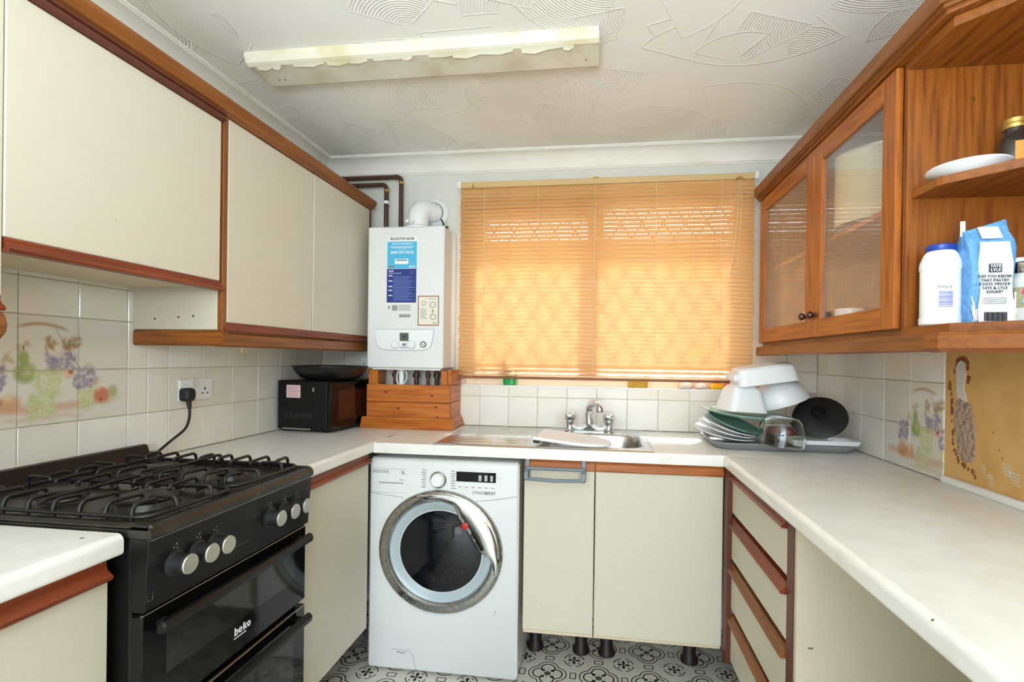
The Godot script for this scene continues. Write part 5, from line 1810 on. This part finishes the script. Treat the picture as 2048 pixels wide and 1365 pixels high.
	# burners
	for b in [[0.245, 1.425, 0.040], [0.465, 1.44, 0.058], [0.245, 1.175, 0.040], [0.470, 1.205, 0.032]]:
		var r: float = b[2]
		var at := Transform3D(Basis.IDENTITY, Vector3(b[0], 0.912, b[1]))
		part(o, "burner", MB.new().lathe(v2([0, 0, r + 0.022, 0, r + 0.018, 0.003, r + 0.004, 0.005, r, 0.012, r - 0.004, 0.018, 0, 0.018]), at, 36), M.hob)
		part(o, "burner_cap", MB.new().lathe(v2([0, 0.018, r - 0.002, 0.018, r + 0.001, 0.022, r - 0.004, 0.026, r * 0.6, 0.027, r * 0.5, 0.0255, 0, 0.0255]), at, 36), M.black_iron)

	# two cast grids; fingers reach inwards from the frame and bend down at its edge
	for h in 2:
		var a := 1.318 if h == 0 else z0 + 0.022
		var b := z1 - 0.022 if h == 0 else 1.306
		var gx0 := 0.095
		var gx1 := 0.572
		var g := MB.new()
		var fr := PackedVector3Array()
		for q in round_rect(gx0, a, gx1, b, 0.03, 4):
			fr.append(Vector3(q.x, 0.926, q.y))
		g.tube(fr, 0.0046, 8, true)
		part(o, "pan_support", g, M.black_iron)
		var fing := []
		for i in 8:
			var x := gx0 + 0.035 + (gx1 - gx0 - 0.07) * i / 7.0
			var long := 0.075 if i in [1, 2, 5, 6] else 0.05
			fing.append([Vector3(x, 0.926, b), Vector3(x, 0, b - long)])
			fing.append([Vector3(x, 0.926, a), Vector3(x, 0, a + long)])
		var zc := (a + b) / 2.0
		for zz in [zc - 0.045, zc + 0.045]:
			fing.append([Vector3(gx1, 0.926, zz), Vector3(gx1 - 0.06, 0, zz)])
			fing.append([Vector3(gx0, 0.926, zz), Vector3(gx0 + 0.06, 0, zz)])
		fing.append([Vector3((gx0 + gx1) / 2, 0.926, a), Vector3((gx0 + gx1) / 2, 0, b - 0.01)])
		for f in fing:
			var p: Vector3 = f[0]
			var q: Vector3 = f[1]
			var d := Vector3(q.x - p.x, 0, q.z - p.z)
			var path := rounded_path(PackedVector3Array([Vector3(p.x, 0.914, p.z), Vector3(p.x, 0.949, p.z) + d * 0.04, Vector3(p.x, 0.947, p.z) + d, Vector3(p.x, 0.940, p.z) + d * 1.06]), 0.014, 4)
			part(o, "grid_finger", MB.new().tube(path, 0.0042, 7), M.black_iron)


# ---------------------------------------------------------------- loose things

# dish with rounded corners: half sizes and corner radius at each level, outside first, then the inside
func dish(levels: Array, steps := 5) -> MB:
	var rings := []
	for l in levels:
		rings.append(ring_of(round_rect(-l[1], -l[2], l[1], l[2], l[3], steps), l[0]))
	return MB.new().loft(rings)


func plate_shape(r: float) -> MB:
	return MB.new().lathe(v2([0, 0.0, r * 0.55, 0.0, r * 0.6, 0.003, r * 0.97, 0.016, r, 0.018, r * 0.985, 0.0205, r * 0.95, 0.019, r * 0.62, 0.007, r * 0.5, 0.005, 0, 0.005]), Transform3D.IDENTITY, 44)


func build_small_things() -> void:
	ceiling_light()
	window_board()
	draining_pile()
	shelf_things()
	cupboard_things()


func ceiling_light() -> void:
	var o := thing("ceiling_strip_light", "old strip light casing with peeling white paint on the ceiling, switched off", "light", Vector3(0.84, H, 0.82))
	var sh := PackedVector2Array([Vector2(0.885, H), Vector2(0.885, H - 0.010), Vector2(0.876, H - 0.034), Vector2(0.768, H - 0.040), Vector2(0.752, H - 0.034), Vector2(0.748, H)])
	part(o, "casing", MB.new().extrude(sh, 0, 0.262, 1.405, false, 0.003), M.casing)
	part(o, "edge_strip", MB.new().extrude(v2([0.888, H - 0.0005, 0.902, H - 0.0005, 0.902, H - 0.014, 0.892, H - 0.030, 0.878, H - 0.036, 0.876, H - 0.033, 0.886, H - 0.012]), 0, 0.255, 1.402), M.peeling)
	# ragged curls of paint along the strip's lower edge
	rng.seed = 19
	for k in 16:
		var x := 0.262 + k * 0.068 + rng.randf_range(-0.03, 0.02)
		var w := rng.randf_range(0.03, 0.11)
		var d := rng.randf_range(0.001, 0.009)
		var rows := []
		for i in 5:
			var t := i / 4.0
			rows.append([Vector3(x, H - 0.034 - 0.004 * t - d * 0.4 * t * t, 0.884 - 0.012 * t - d * t), Vector3(x + w * 0.5, H - 0.035 - 0.004 * t - d * 0.7 * t * t, 0.884 - 0.012 * t - d * 1.3 * t), Vector3(x + w, H - 0.034 - 0.003 * t - d * 0.3 * t * t, 0.884 - 0.010 * t - d * 0.6 * t)])
		part(o, "paint_flake", MB.new().sheet(rows, Vector3(0, -1, 0.4)), M.peeling)
	for x in [0.31, 0.33, 1.36]:
		part(o, "screw_hole", bx(Vector3(x, H - 0.0402, 0.80), Vector3(x + 0.004, H - 0.0372, 0.804)), M.grime)


func window_board() -> void:
	var y := 1.1078
	var o := thing("soap_bottle", "green washing-up liquid bottle on the window board behind the blind", "bottle", Vector3(0.978, y, -0.025))
	var lev := []
	for l in [[0.0, 0.028, 0.018], [0.004, 0.033, 0.021], [0.05, 0.034, 0.022], [0.11, 0.034, 0.022], [0.145, 0.028, 0.019], [0.165, 0.014, 0.012], [0.17, 0.012, 0.011]]:
		lev.append([l[0], l[1], l[2], minf(l[1], l[2]) * 0.9])
	lpart(o, "bottle", dish(lev), M.soap)
	lpart(o, "cap", MB.new().lathe(v2([0, 0.17, 0.014, 0.17, 0.014, 0.185, 0.007, 0.188, 0.006, 0.205, 0, 0.206]), Transform3D.IDENTITY, 16), M.white)
	lpart(o, "label", bx(Vector3(-0.030, 0.045, 0.0218), Vector3(0.030, 0.10, 0.0226), 0.0003), M.white_soft)
	for k in 3:
		lpart(o, "print", bx(Vector3(-0.026, 0.052 + 0.014 * k, 0.0226), Vector3(0.024 - 0.01 * (k % 2), 0.058 + 0.014 * k, 0.023)), M.ink)
	o = thing("sponge", "yellow washing-up sponge on the window board", "sponge", Vector3(1.597, y, -0.02))
	lpart(o, "foam", bx(Vector3(-0.046, 0, -0.024), Vector3(0.046, 0.034, 0.018), 0.004), M.sponge)
	rng.seed = 4
	for g in [[1.816, 0.031, "left of the two garlic bulbs on the window board"], [1.888, 0.0295, "right of the two garlic bulbs, beside the yellow peeler"]]:
		o = thing("garlic_bulb", g[2], "garlic", Vector3(g[0], y, -0.022), "garlic bulbs on the window board")
		var r: float = g[1]
		var rings := []
		for s in [[0.0, 0.5], [0.06, 0.8], [0.22, 1.0], [0.45, 0.98], [0.68, 0.78], [0.86, 0.45], [1.0, 0.2], [1.14, 0.13], [1.3, 0.10]]:
			var ring := PackedVector3Array()
			for k in 32:
				var a := TAU * k / 32.0
				var w: float = r * s[1] * (1.0 + 0.10 * absf(cos(a * 3.5)) - 0.05 + 0.02 * sin(a * 9.0 + s[0] * 4))
				ring.append(Vector3(cos(a) * w * 1.12 + 0.006 * s[0] * s[0], s[0] * r * 1.1, sin(a) * w * 0.95))
			rings.append(ring)
		lpart(o, "bulb", MB.new().loft(rings), M.garlic)
		lpart(o, "root_plate", MB.new().lathe(v2([0, -0.0, r * 0.5, 0.0, r * 0.4, 0.002, 0, 0.002]), Transform3D.IDENTITY, 14), M.grime)
	# a plastic scoop and a red sachet at the end of the board
	o = thing("yellow_scraper", "yellow plastic scraper at the right end of the window board", "scraper", Vector3(1.957, y, -0.02))
	lpart(o, "blade", dish([[0.0, 0.026, 0.018, 0.008], [0.008, 0.03, 0.022, 0.01], [0.022, 0.024, 0.016, 0.008], [0.028, 0.012, 0.010, 0.006]]), M.yellow)
	lpart(o, "handle", MB.new().tube(spline(v3([-0.018, 0.022, 0.0, 0.0, 0.034, 0.004, 0.02, 0.036, 0.006])), 0.007, 10), M.label_orange)
	o = thing("sauce_sachet", "crumpled red and black sachet on the window board behind the bowls", "sachet", Vector3(2.02, y, -0.02))
	lpart(o, "pouch", dish([[0.0, 0.026, 0.018, 0.006], [0.012, 0.03, 0.02, 0.008], [0.024, 0.026, 0.013, 0.006], [0.033, 0.02, 0.004, 0.003]]), M.salmon)
	lpart(o, "band", bx(Vector3(-0.028, 0.002, 0.0185), Vector3(0.02, 0.016, 0.0206), 0.001), M.ink)


func draining_pile() -> void:
	# grey drip tray on the corner of the worktop
	var o := thing("drip_tray", "grey plastic drip tray under the washed dishes in the corner", "tray", Vector3(2.11, T, 0.285))
	lpart(o, "tray", dish([[0.0005, 0.235, 0.135, 0.05], [0.004, 0.245, 0.145, 0.055], [0.026, 0.262, 0.160, 0.06], [0.028, 0.262, 0.160, 0.06], [0.028, 0.254, 0.152, 0.055], [0.008, 0.238, 0.138, 0.05]], 6), M.grey_tray)
	var dish_at := func(called: String, mb: MB, m: Material, label: String, cat: String, pos: Vector3, rot: Vector3, group := "") -> Node3D:
		var t := thing(called, label, cat, pos, group)
		t.rotation_degrees = rot
		lpart(t, "body", mb, m)
		return t
	# plates lying aslant on the left
	dish_at.call("plate", plate_shape(0.118), M.white, "lowest of the three white plates stacked aslant in the drip tray", "plate", Vector3(1.915, T + 0.034, 0.30), Vector3(7, 0, -9))
	dish_at.call("plate", plate_shape(0.115), M.white, "middle one of the three white plates stacked aslant in the drip tray", "plate", Vector3(1.925, T + 0.050, 0.30), Vector3(8, 0, -12))
	dish_at.call("plate", plate_shape(0.110), M.white, "topmost of the three white plates, directly under the green plate", "plate", Vector3(1.935, T + 0.062, 0.30), Vector3(9, 0, -16))
	dish_at.call("plate", plate_shape(0.105), M.green_dark, "dark green plate leaning on the white plates", "plate", Vector3(1.950, T + 0.073, 0.30), Vector3(11, 0, -18))
	# pale green tray carried by the stack, bowls on it
	o = thing("serving_tray", "thin pale green tray lying over the plates and carrying the bowls", "tray", Vector3(2.01, 1.020, 0.27))
	o.rotation_degrees = Vector3(3, 0, -5)
	lpart(o, "tray", MB.new().lathe(v2([0, 0, 0.135, 0, 0.158, 0.006, 0.164, 0.012, 0.160, 0.0135, 0.15, 0.010, 0.132, 0.004, 0, 0.004]), Transform3D.IDENTITY, 48, Vector2(1.0, 0.8)), M.mint)
	lpart(o, "lug", MB.new().tube(v3([-0.15, 0.012, -0.02, -0.182, 0.018, 0.0, -0.15, 0.012, 0.03]), 0.006, 8), M.white_dull)
	# upturned square bowl
	o = thing("square_bowl", "white square bowl standing upside down on the pale green tray", "bowl", Vector3(1.970, 1.043, 0.33))
	o.rotation_degrees = Vector3(0, 14, -3)
	lpart(o, "bowl", dish([[0.0, 0.072, 0.072, 0.02], [0.002, 0.078, 0.078, 0.022], [0.012, 0.074, 0.074, 0.024], [0.05, 0.066, 0.066, 0.026], [0.085, 0.058, 0.058, 0.028], [0.098, 0.050, 0.050, 0.028], [0.103, 0.040, 0.040, 0.024]]), M.white)
	# round bowl, upside down and aslant
	o = thing("mixing_bowl", "round white mixing bowl upturned between square bowl and black lid", "bowl", Vector3(2.150, 1.072, 0.262))
	o.rotation_degrees = Vector3(0, 0, 19)
	lpart(o, "bowl", MB.new().lathe(v2([0.098, 0.0, 0.103, 0.0, 0.104, 0.004, 0.101, 0.03, 0.090, 0.058, 0.070, 0.08, 0.048, 0.09, 0.043, 0.094, 0, 0.094, 0, 0.088, 0.046, 0.086, 0.086, 0.056, 0.097, 0.03, 0.098, 0.0]), Transform3D.IDENTITY, 48), M.white)
	# oblong dish on top
	o = thing("oblong_dish", "white oblong dish lying upside down on top of the bowls", "dish", Vector3(2.055, 1.158, 0.335))
	o.rotation_degrees = Vector3(4, 6, 8)
	lpart(o, "dish", dish([[0.0, 0.108, 0.062, 0.016], [0.003, 0.114, 0.067, 0.02], [0.012, 0.112, 0.065, 0.022], [0.045, 0.110, 0.062, 0.026], [0.062, 0.106, 0.058, 0.028], [0.069, 0.095, 0.048, 0.026]]), M.white)
	lpart(o, "lip", bx(Vector3(-0.128, 0.022, -0.05), Vector3(-0.106, 0.05, 0.05), 0.006), M.white)
	# black lid leaning in the corner
	o = thing("pan_lid", "black pan lid with a round knob leaning against the tiled corner", "lid", Vector3(2.264, 1.024, 0.335))
	var n := Vector3(-0.34, 0.62, 0.70).normalized()
	var side := n.cross(Vector3(0.25, 0, 1)).normalized()
	o.basis = Basis(side, n, side.cross(n)).orthonormalized()
	lpart(o, "lid", MB.new().lathe(v2([0, -0.004, 0.090, -0.004, 0.095, 0.0, 0.095, 0.006, 0.090, 0.010, 0.070, 0.017, 0.045, 0.021, 0, 0.023]), Transform3D.IDENTITY, 52), M.black_rubber)
	lpart(o, "rim", MB.new().lathe(v2([0.0945, -0.001, 0.0972, 0.002, 0.0945, 0.0055]), Transform3D.IDENTITY, 52), M.knob_steel)
	lpart(o, "knob", MB.new().lathe(v2([0, 0.024, 0.014, 0.024, 0.012, 0.034, 0.024, 0.040, 0.028, 0.046, 0.024, 0.051, 0.012, 0.053, 0, 0.053]), Transform3D.IDENTITY, 28), M.black)
	o = thing("saucepan", "black saucepan half hidden between the bowls and the lid", "pan", Vector3(2.165, 0.9145, 0.235))
	lpart(o, "pan", MB.new().lathe(v2([0, 0, 0.075, 0, 0.082, 0.006, 0.088, 0.072, 0.084, 0.072, 0.078, 0.008, 0, 0.006]), Transform3D.IDENTITY, 36), M.black_iron)
	# white tray with green boards at the right
	o = thing("white_tray", "shallow white tray at the right end of the drip tray", "tray", Vector3(2.245, 0.9345, 0.39))
	lpart(o, "tray", dish([[0.0, 0.105, 0.052, 0.012], [0.002, 0.112, 0.058, 0.014], [0.016, 0.118, 0.064, 0.016], [0.018, 0.118, 0.064, 0.016], [0.018, 0.112, 0.058, 0.014], [0.006, 0.106, 0.052, 0.012]]), M.white)
	o = thing("cutting_mat", "small mint green cutting mat lying in the white tray", "mat", Vector3(2.205, 0.942, 0.395))
	lpart(o, "mat", dish([[0.0, 0.075, 0.05, 0.01], [0.001, 0.076, 0.051, 0.01], [0.005, 0.076, 0.051, 0.01], [0.006, 0.075, 0.05, 0.01]]), M.mint_pale)
	o = thing("jar_lid", "clear domed lid resting in the white tray by the wall", "lid", Vector3(2.305, 0.9415, 0.40))
	lpart(o, "dome", MB.new().lathe(v2([0, 0, 0.042, 0, 0.044, 0.004, 0.036, 0.014, 0.02, 0.019, 0, 0.020]), Transform3D.IDENTITY, 30), flat(c8(214, 218, 224), 0.15))
	# black handled peeler in the tray
	o = thing("kitchen_knife", "black knife handle lying along the front of the drip tray", "knife", Vector3(1.935, 0.9142, 0.418))
	o.rotation_degrees = Vector3(0, -3, 1)
	lpart(o, "handle", dish_bar(), M.black)
	lpart(o, "blade", bx(Vector3(0.06, 0.004, -0.001), Vector3(0.075, 0.02, 0.001), 0.0005), M.chrome_dull)
	lpart(o, "end_cap", MB.new().lathe(v2([0, 0, 0.009, 0, 0.009, 0.006, 0, 0.008]), Transform3D(Basis(Vector3(0, 0, 1), PI / 2), Vector3(-0.055, 0.011, 0)), 12), M.chrome)
	# glass jug, upside down
	o = thing("glass_jug", "clear glass measuring bowl with red marks upturned on the front rim of the drip tray", "bowl", Vector3(2.082, T + 0.033, 0.458))
	o.rotation_degrees = Vector3(5, 20, -3)
	lpart(o, "glass", MB.new().lathe(v2([0.076, 0.0, 0.081, 0.0, 0.082, 0.003, 0.078, 0.03, 0.074, 0.062, 0.064, 0.088, 0.05, 0.099, 0.02, 0.102, 0, 0.102, 0, 0.096, 0.02, 0.096, 0.046, 0.093, 0.058, 0.084, 0.069, 0.06, 0.073, 0.03, 0.076, 0.0]), Transform3D.IDENTITY, 48), M.clear)
	for s in [0.33, 1.03]:
		for i in 4:
			for k in 4:
				var a: float = PI / 2 + s + (k - 1.5) * 0.10
				var y := 0.050 + i * 0.007
				var r := 0.0790 - (y - 0.03) * 0.125
				if (s > 0.5 and k > 5 - i) or (s < 0.5 and k < i - 1):
					continue
				lpart(o, "mark", MB.new().tube(v3([cos(a - 0.03) * r, y, sin(a - 0.03) * r, cos(a + 0.03) * r, y, sin(a + 0.03) * r]), 0.0012, 5), M.red_print)


func dish_bar() -> MB:
	var rings := []
	for s in [[-0.055, 0.006, 0.008], [-0.05, 0.010, 0.010], [-0.01, 0.011, 0.011], [0.03, 0.009, 0.010], [0.058, 0.006, 0.009], [0.062, 0.004, 0.006]]:
		var ring := PackedVector3Array()
		for q in round_rect(-s[1], -s[2], s[1], s[2], minf(s[1], s[2]) * 0.8, 4):
			ring.append(Vector3(s[0], 0.011 + q.x, q.y))
		rings.append(ring)
	return MB.new().loft(rings)


func shelf_things() -> void:
	var y := 1.321
	# white tub
	var o := thing("powder_tub", "white plastic tub with a blue screw lid on the corner shelf", "tub", Vector3(2.143, y, 1.205))
	lpart(o, "tub", MB.new().lathe(v2([0, 0, 0.034, 0, 0.037, 0.003, 0.037, 0.016, 0.0355, 0.018, 0.0355, 0.118, 0.037, 0.120, 0.037, 0.128, 0.036, 0.136, 0.030, 0.152, 0.026, 0.158, 0.024, 0.160, 0, 0.160]), Transform3D.IDENTITY, 40), M.white_soft)
	lpart(o, "lid", MB.new().lathe(v2([0, 0.160, 0.0255, 0.160, 0.0265, 0.162, 0.0265, 0.171, 0.024, 0.1735, 0, 0.1735]), Transform3D.IDENTITY, 32), M.lid_blue)
	var rot := Basis(Vector3(0, 1, 0), -0.55)
	var lab := func(words: String, h: float, yy: float, a: float, m: Material, r: float, node: Node3D) -> void:
		var b := Basis(Vector3(0, 1, 0), a)
		var t := lettering(node, words, h, Transform3D(b, b * Vector3(0, yy, r)), m, "lettering", true, true)
		t.position = b * Vector3(0, yy, r)
	lab.call("750g e", 0.006, 0.080, -0.35, M.ink_soft, 0.0358, o)
	for k in 9:
		var bb := Basis(Vector3(0, 1, 0), -0.35)
		var mb := MB.new()
		mb.xf = Transform3D(bb, Vector3.ZERO)
		mb.box(Vector3(-0.009, 0.038 + k * 0.0037, 0.0352), Vector3(0.014, 0.040 + k * 0.0037 + 0.0006 * (k % 3), 0.0361))
		lpart(o, "print", mb, flat(c8(132, 138, 196), 0.6))

	# sugar bag: a soft standing packet
	o = thing("sugar_bag", "blue and white paper sugar bag standing open on the corner shelf", "bag", Vector3(2.208, y, 1.240))
	o.rotation.y = -0.10
	var bag := func(w: float, d: float, h: float, lean: float, seed_: int) -> Array:
		var r := RandomNumberGenerator.new()
		r.seed = seed_
		var rings := []
		for i in 13:
			var t := i / 12.0
			var ww := w * (1.0 + 0.03 * sin(t * 9.0) - 0.10 * smoothstep(0.75, 1.0, t))
			var dd := d * (1.0 - 0.75 * smoothstep(0.78, 1.0, t))
			var ring := PackedVector3Array()
			for q in round_rect(-ww, -dd, ww, dd, minf(0.006, dd * 0.8), 3):
				ring.append(Vector3(q.x + lean * t * t + r.randf_range(-0.0008, 0.0008), h * t + (0.012 * q.x / w if i == 12 else 0.0), q.y + r.randf_range(-0.0012, 0.0012) + 0.004 * sin(t * 7 + q.x * 60)))
			rings.append(ring)
		return rings
	lpart(o, "packet", MB.new().loft(bag.call(0.040, 0.024, 0.205, -0.006, 3), true, true, 60.0), M.bag_blue)
	# white panel on its face, following the paper
	var rows := []
	for i in 11:
		var t := i / 10.0
		var hw := 0.028 * (1.0 - 0.1 * t) + 0.002 * sin(t * 11)
		var row := []
		for k in 5:
			var x := lerpf(-hw, hw + 0.004, k / 4.0)
			var yy := lerpf(0.003, 0.166, t)
			row.append(Vector3(x - 0.006 * pow(yy / 0.205, 2), yy, 0.0284 - 0.0180 * smoothstep(0.78, 1.0, yy / 0.205)))
		rows.append(row)
	var panel := MB.new().sheet(rows, Vector3(0, 0, 1))
	lpart(o, "white_panel", panel, M.bag_white)
	var tip := MB.new()
	tip.xf = Transform3D(Basis(Vector3(1, 0, 0), -0.55), Vector3(-0.002, 0.187, 0.0165))
	tip.box(Vector3(-0.020, -0.016, -0.0015), Vector3(0.016, 0.016, 0.0015), 0.0008)
	lpart(o, "white_flap", tip, M.bag_white)
	lpart(o, "emblem", bx(Vector3(-0.012, 0.104, 0.026), Vector3(0.010, 0.1215, 0.0300), 0.0004), M.ink)
	lettering(o, "TATE", 0.0058, Transform3D(Basis.IDENTITY, Vector3(-0.001, 0.1165, 0.0301)), M.ink_white, "lettering", true, true).position = Vector3(-0.001, 0.1168, 0.0304)
	lettering(o, "LYLE", 0.0058, Transform3D(Basis.IDENTITY, Vector3.ZERO), M.ink_white, "lettering", true, true).position = Vector3(-0.001, 0.1088, 0.0304)
	var words := ["DID YOU KNOW", "THAT PASTRY", "CHEFS PREFER", "TATE & LYLE", "SUGAR?"]
	for i in 5:
		lettering(o, words[i], 0.0058, Transform3D.IDENTITY, M.ink, "lettering", true, true, 0.95).position = Vector3(-0.002, 0.096 - i * 0.0078, 0.0300)
	for k in 4:
		lpart(o, "print", bx(Vector3(-0.022, 0.052 - k * 0.0035, 0.0280), Vector3(0.018, 0.0528 - k * 0.0035, 0.0302)), M.ink_soft)
	for k in 14:
		lpart(o, "barcode_bar", bx(Vector3(-0.019 + k * 0.0028, 0.006, 0.0280), Vector3(-0.0176 + k * 0.0028 + 0.0006 * (k % 3), 0.024, 0.0304)), M.ink)
	rng.seed = 12
	for k in 16:
		var x := (-1.0 if k % 2 == 0 else 1.0) * rng.randf_range(0.030, 0.037)
		var y0 := rng.randf_range(0.004, 0.03)
		var h := rng.randf_range(0.018, 0.04)
		lpart(o, "cane_print", MB.new().tube(v3([x, y0, 0.0272, x + rng.randf_range(-0.006, 0.006), y0 + h, 0.0272]), 0.0011, 4), M.bag_white)
	lpart(o, "torn_strip", bx(Vector3(-0.046, 0.185, -0.004), Vector3(-0.037, 0.217, -0.002), 0.0005), M.bag_white)
	o = thing("flour_bag", "white printed paper bag half hidden behind the blue sugar bag", "bag", Vector3(2.218, y, 1.181))
	o.rotation.y = 0.05
	lpart(o, "packet", MB.new().loft(bag.call(0.040, 0.024, 0.165, 0.0, 8), true, true, 60.0), M.bag_white)
	lpart(o, "emblem", bx(Vector3(-0.036, 0.09, 0.0248), Vector3(-0.013, 0.112, 0.0282), 0.0003), M.ink)
	for k in 9:
		lpart(o, "print", bx(Vector3(-0.037, 0.02 + k * 0.007, 0.0252), Vector3(-0.007 - 0.006 * (k % 2), 0.0225 + k * 0.007, 0.0281)), M.ink_soft)

	# spice jar with a white lid at the picture's edge
	o = thing("spice_jar", "glass jar of dried herbs with pink and blue label at the right edge", "jar", Vector3(2.268, y, 1.262))
	lpart(o, "jar", MB.new().lathe(v2([0, 0, 0.026, 0, 0.029, 0.004, 0.029, 0.088, 0.025, 0.098, 0.025, 0.102, 0, 0.102]), Transform3D.IDENTITY, 32), flat(c8(206, 208, 202), 0.12))
	lpart(o, "herbs", MB.new().lathe(v2([0.0292, 0.032, 0.0295, 0.033, 0.0295, 0.072, 0.0292, 0.073]), Transform3D.IDENTITY, 32), textured(noise_tex(91, 0.15, 2, [c8(120, 116, 80), c8(206, 196, 164)], 128), Vector3.ONE * 12.0, 0.8))
	var jb := Basis(Vector3(0, 1, 0), -0.6)
	for q in [[0.064, 0.010, "pink"], [0.044, 0.009, "sky_blue"]]:
		lpart(o, "label", MB.new().lathe(v2([q[1], 0, q[1] * 0.9, 0.0006, 0, 0.0008]), Transform3D(jb * Basis(Vector3(1, 0, 0), PI / 2), jb * Vector3(0, q[0], 0.0294)), 20), M[q[2]])
	lpart(o, "lid", MB.new().lathe(v2([0, 0.102, 0.0275, 0.102, 0.0285, 0.104, 0.0285, 0.122, 0.026, 0.1245, 0, 0.1245]), Transform3D.IDENTITY, 30), M.chrome_dull)
	o = thing("spice_jar", "taller jar with a white lid behind the herb jar at the right edge", "jar", Vector3(2.300, y, 1.195))
	lpart(o, "jar", MB.new().lathe(v2([0, 0, 0.028, 0, 0.030, 0.004, 0.030, 0.115, 0, 0.115]), Transform3D.IDENTITY, 28), M.white_dull)
	lpart(o, "lid", MB.new().lathe(v2([0, 0.115, 0.033, 0.115, 0.034, 0.118, 0.034, 0.140, 0.031, 0.143, 0, 0.143]), Transform3D.IDENTITY, 30), M.white)

	# upper shelf
	y = 1.6305
	o = thing("plate", "white plate lying on the upper corner shelf, its edge sticking out", "plate", Vector3(2.178, y, 1.229))
	lpart(o, "plate", plate_shape(0.072), M.white)
	o = thing("sauce_bottle", "dark sauce bottle with gold cap and orange label on the upper shelf", "bottle", Vector3(2.282, y, 1.205))
	o.scale = Vector3(1.0, 1.19, 1.0)
	o.rotation.y = -0.45
	lpart(o, "glass", MB.new().lathe(v2([0, 0, 0.028, 0, 0.030, 0.004, 0.030, 0.04, 0.0285, 0.055, 0.022, 0.075, 0.0175, 0.082, 0.0175, 0.09, 0, 0.09]), Transform3D.IDENTITY, 36), flat(c8(54, 44, 40), 0.08))
	lpart(o, "sauce", MB.new().lathe(v2([0.0302, 0.003, 0.0304, 0.004, 0.0304, 0.036, 0.0302, 0.037]), Transform3D.IDENTITY, 36), M.sauce)
	lpart(o, "cap", MB.new().lathe(v2([0, 0.09, 0.02, 0.09, 0.0205, 0.092, 0.0205, 0.096, 0.019, 0.097, 0.0205, 0.099, 0.0205, 0.106, 0.018, 0.108, 0, 0.108]), Transform3D.IDENTITY, 30), M.gold)
	var lb := MB.new()
	var lr := []
	for yy in [0.004, 0.02, 0.04, 0.054, 0.062]:
		var row := []
		for k in 9:
			var a := -0.15 + k * 0.17
			var r: float = 0.0309 if yy < 0.045 else (0.0293 if yy < 0.058 else 0.0275)
			row.append(Vector3(sin(a) * r, yy, cos(a) * r))
		lr.append(row)
	lb.sheet(lr, Vector3(0.4, 0, 1))
	lpart(o, "label", lb, M.label_orange)


func cupboard_things() -> void:
	var o := thing("stockpot", "tall beige stockpot on the shelf behind the near glazed door", "pot", Vector3(2.238, 1.632, 0.80))
	lpart(o, "pot", MB.new().lathe(v2([0, 0, 0.12, 0, 0.124, 0.006, 0.124, 0.21, 0.127, 0.214, 0.127, 0.218, 0.121, 0.216, 0.119, 0.01, 0, 0.008]), Transform3D.IDENTITY, 48), M.pot)
	lpart(o, "rim", MB.new().lathe(v2([0.1272, 0.212, 0.1295, 0.216, 0.1272, 0.220]), Transform3D.IDENTITY, 48), M.knob_steel)
	lpart(o, "base_band", MB.new().lathe(v2([0.124, 0.0, 0.1262, 0.002, 0.1262, 0.012, 0.124, 0.014]), Transform3D.IDENTITY, 48), M.black_iron)
	o = thing("mug", "white mug on the cupboard floor behind the near glazed door", "mug", Vector3(2.165, 1.322, 0.765))
	lpart(o, "cup", MB.new().lathe(v2([0, 0, 0.034, 0, 0.038, 0.004, 0.038, 0.078, 0.0365, 0.080, 0.035, 0.078, 0.034, 0.006, 0, 0.005]), Transform3D.IDENTITY, 30), M.white)
	lpart(o, "handle", MB.new().tube(spline(v3([0.036, 0.062, 0.0, 0.055, 0.06, 0.0, 0.062, 0.042, 0.0, 0.054, 0.024, 0.0, 0.037, 0.02, 0.0])), 0.005, 8), M.white)
	o = thing("drinking_glass", "stemless drinking glass behind the far glazed door", "glass", Vector3(2.165, 1.322, 0.50))
	lpart(o, "glass", MB.new().lathe(v2([0, 0, 0.026, 0, 0.029, 0.004, 0.034, 0.075, 0.030, 0.10, 0.028, 0.10, 0.032, 0.075, 0.027, 0.01, 0, 0.008]), Transform3D.IDENTITY, 28), M.clear)
	o = thing("mug", "small white pot behind the far glazed door, left of the glass", "pot", Vector3(2.17, 1.322, 0.385))
	lpart(o, "cup", MB.new().lathe(v2([0, 0, 0.02, 0, 0.024, 0.003, 0.026, 0.06, 0.024, 0.062, 0.022, 0.058, 0.02, 0.006, 0, 0.005]), Transform3D.IDENTITY, 26), M.white)
	lpart(o, "rim", MB.new().lathe(v2([0.0255, 0.058, 0.027, 0.06, 0.0255, 0.062]), Transform3D.IDENTITY, 26), M.white_dull)
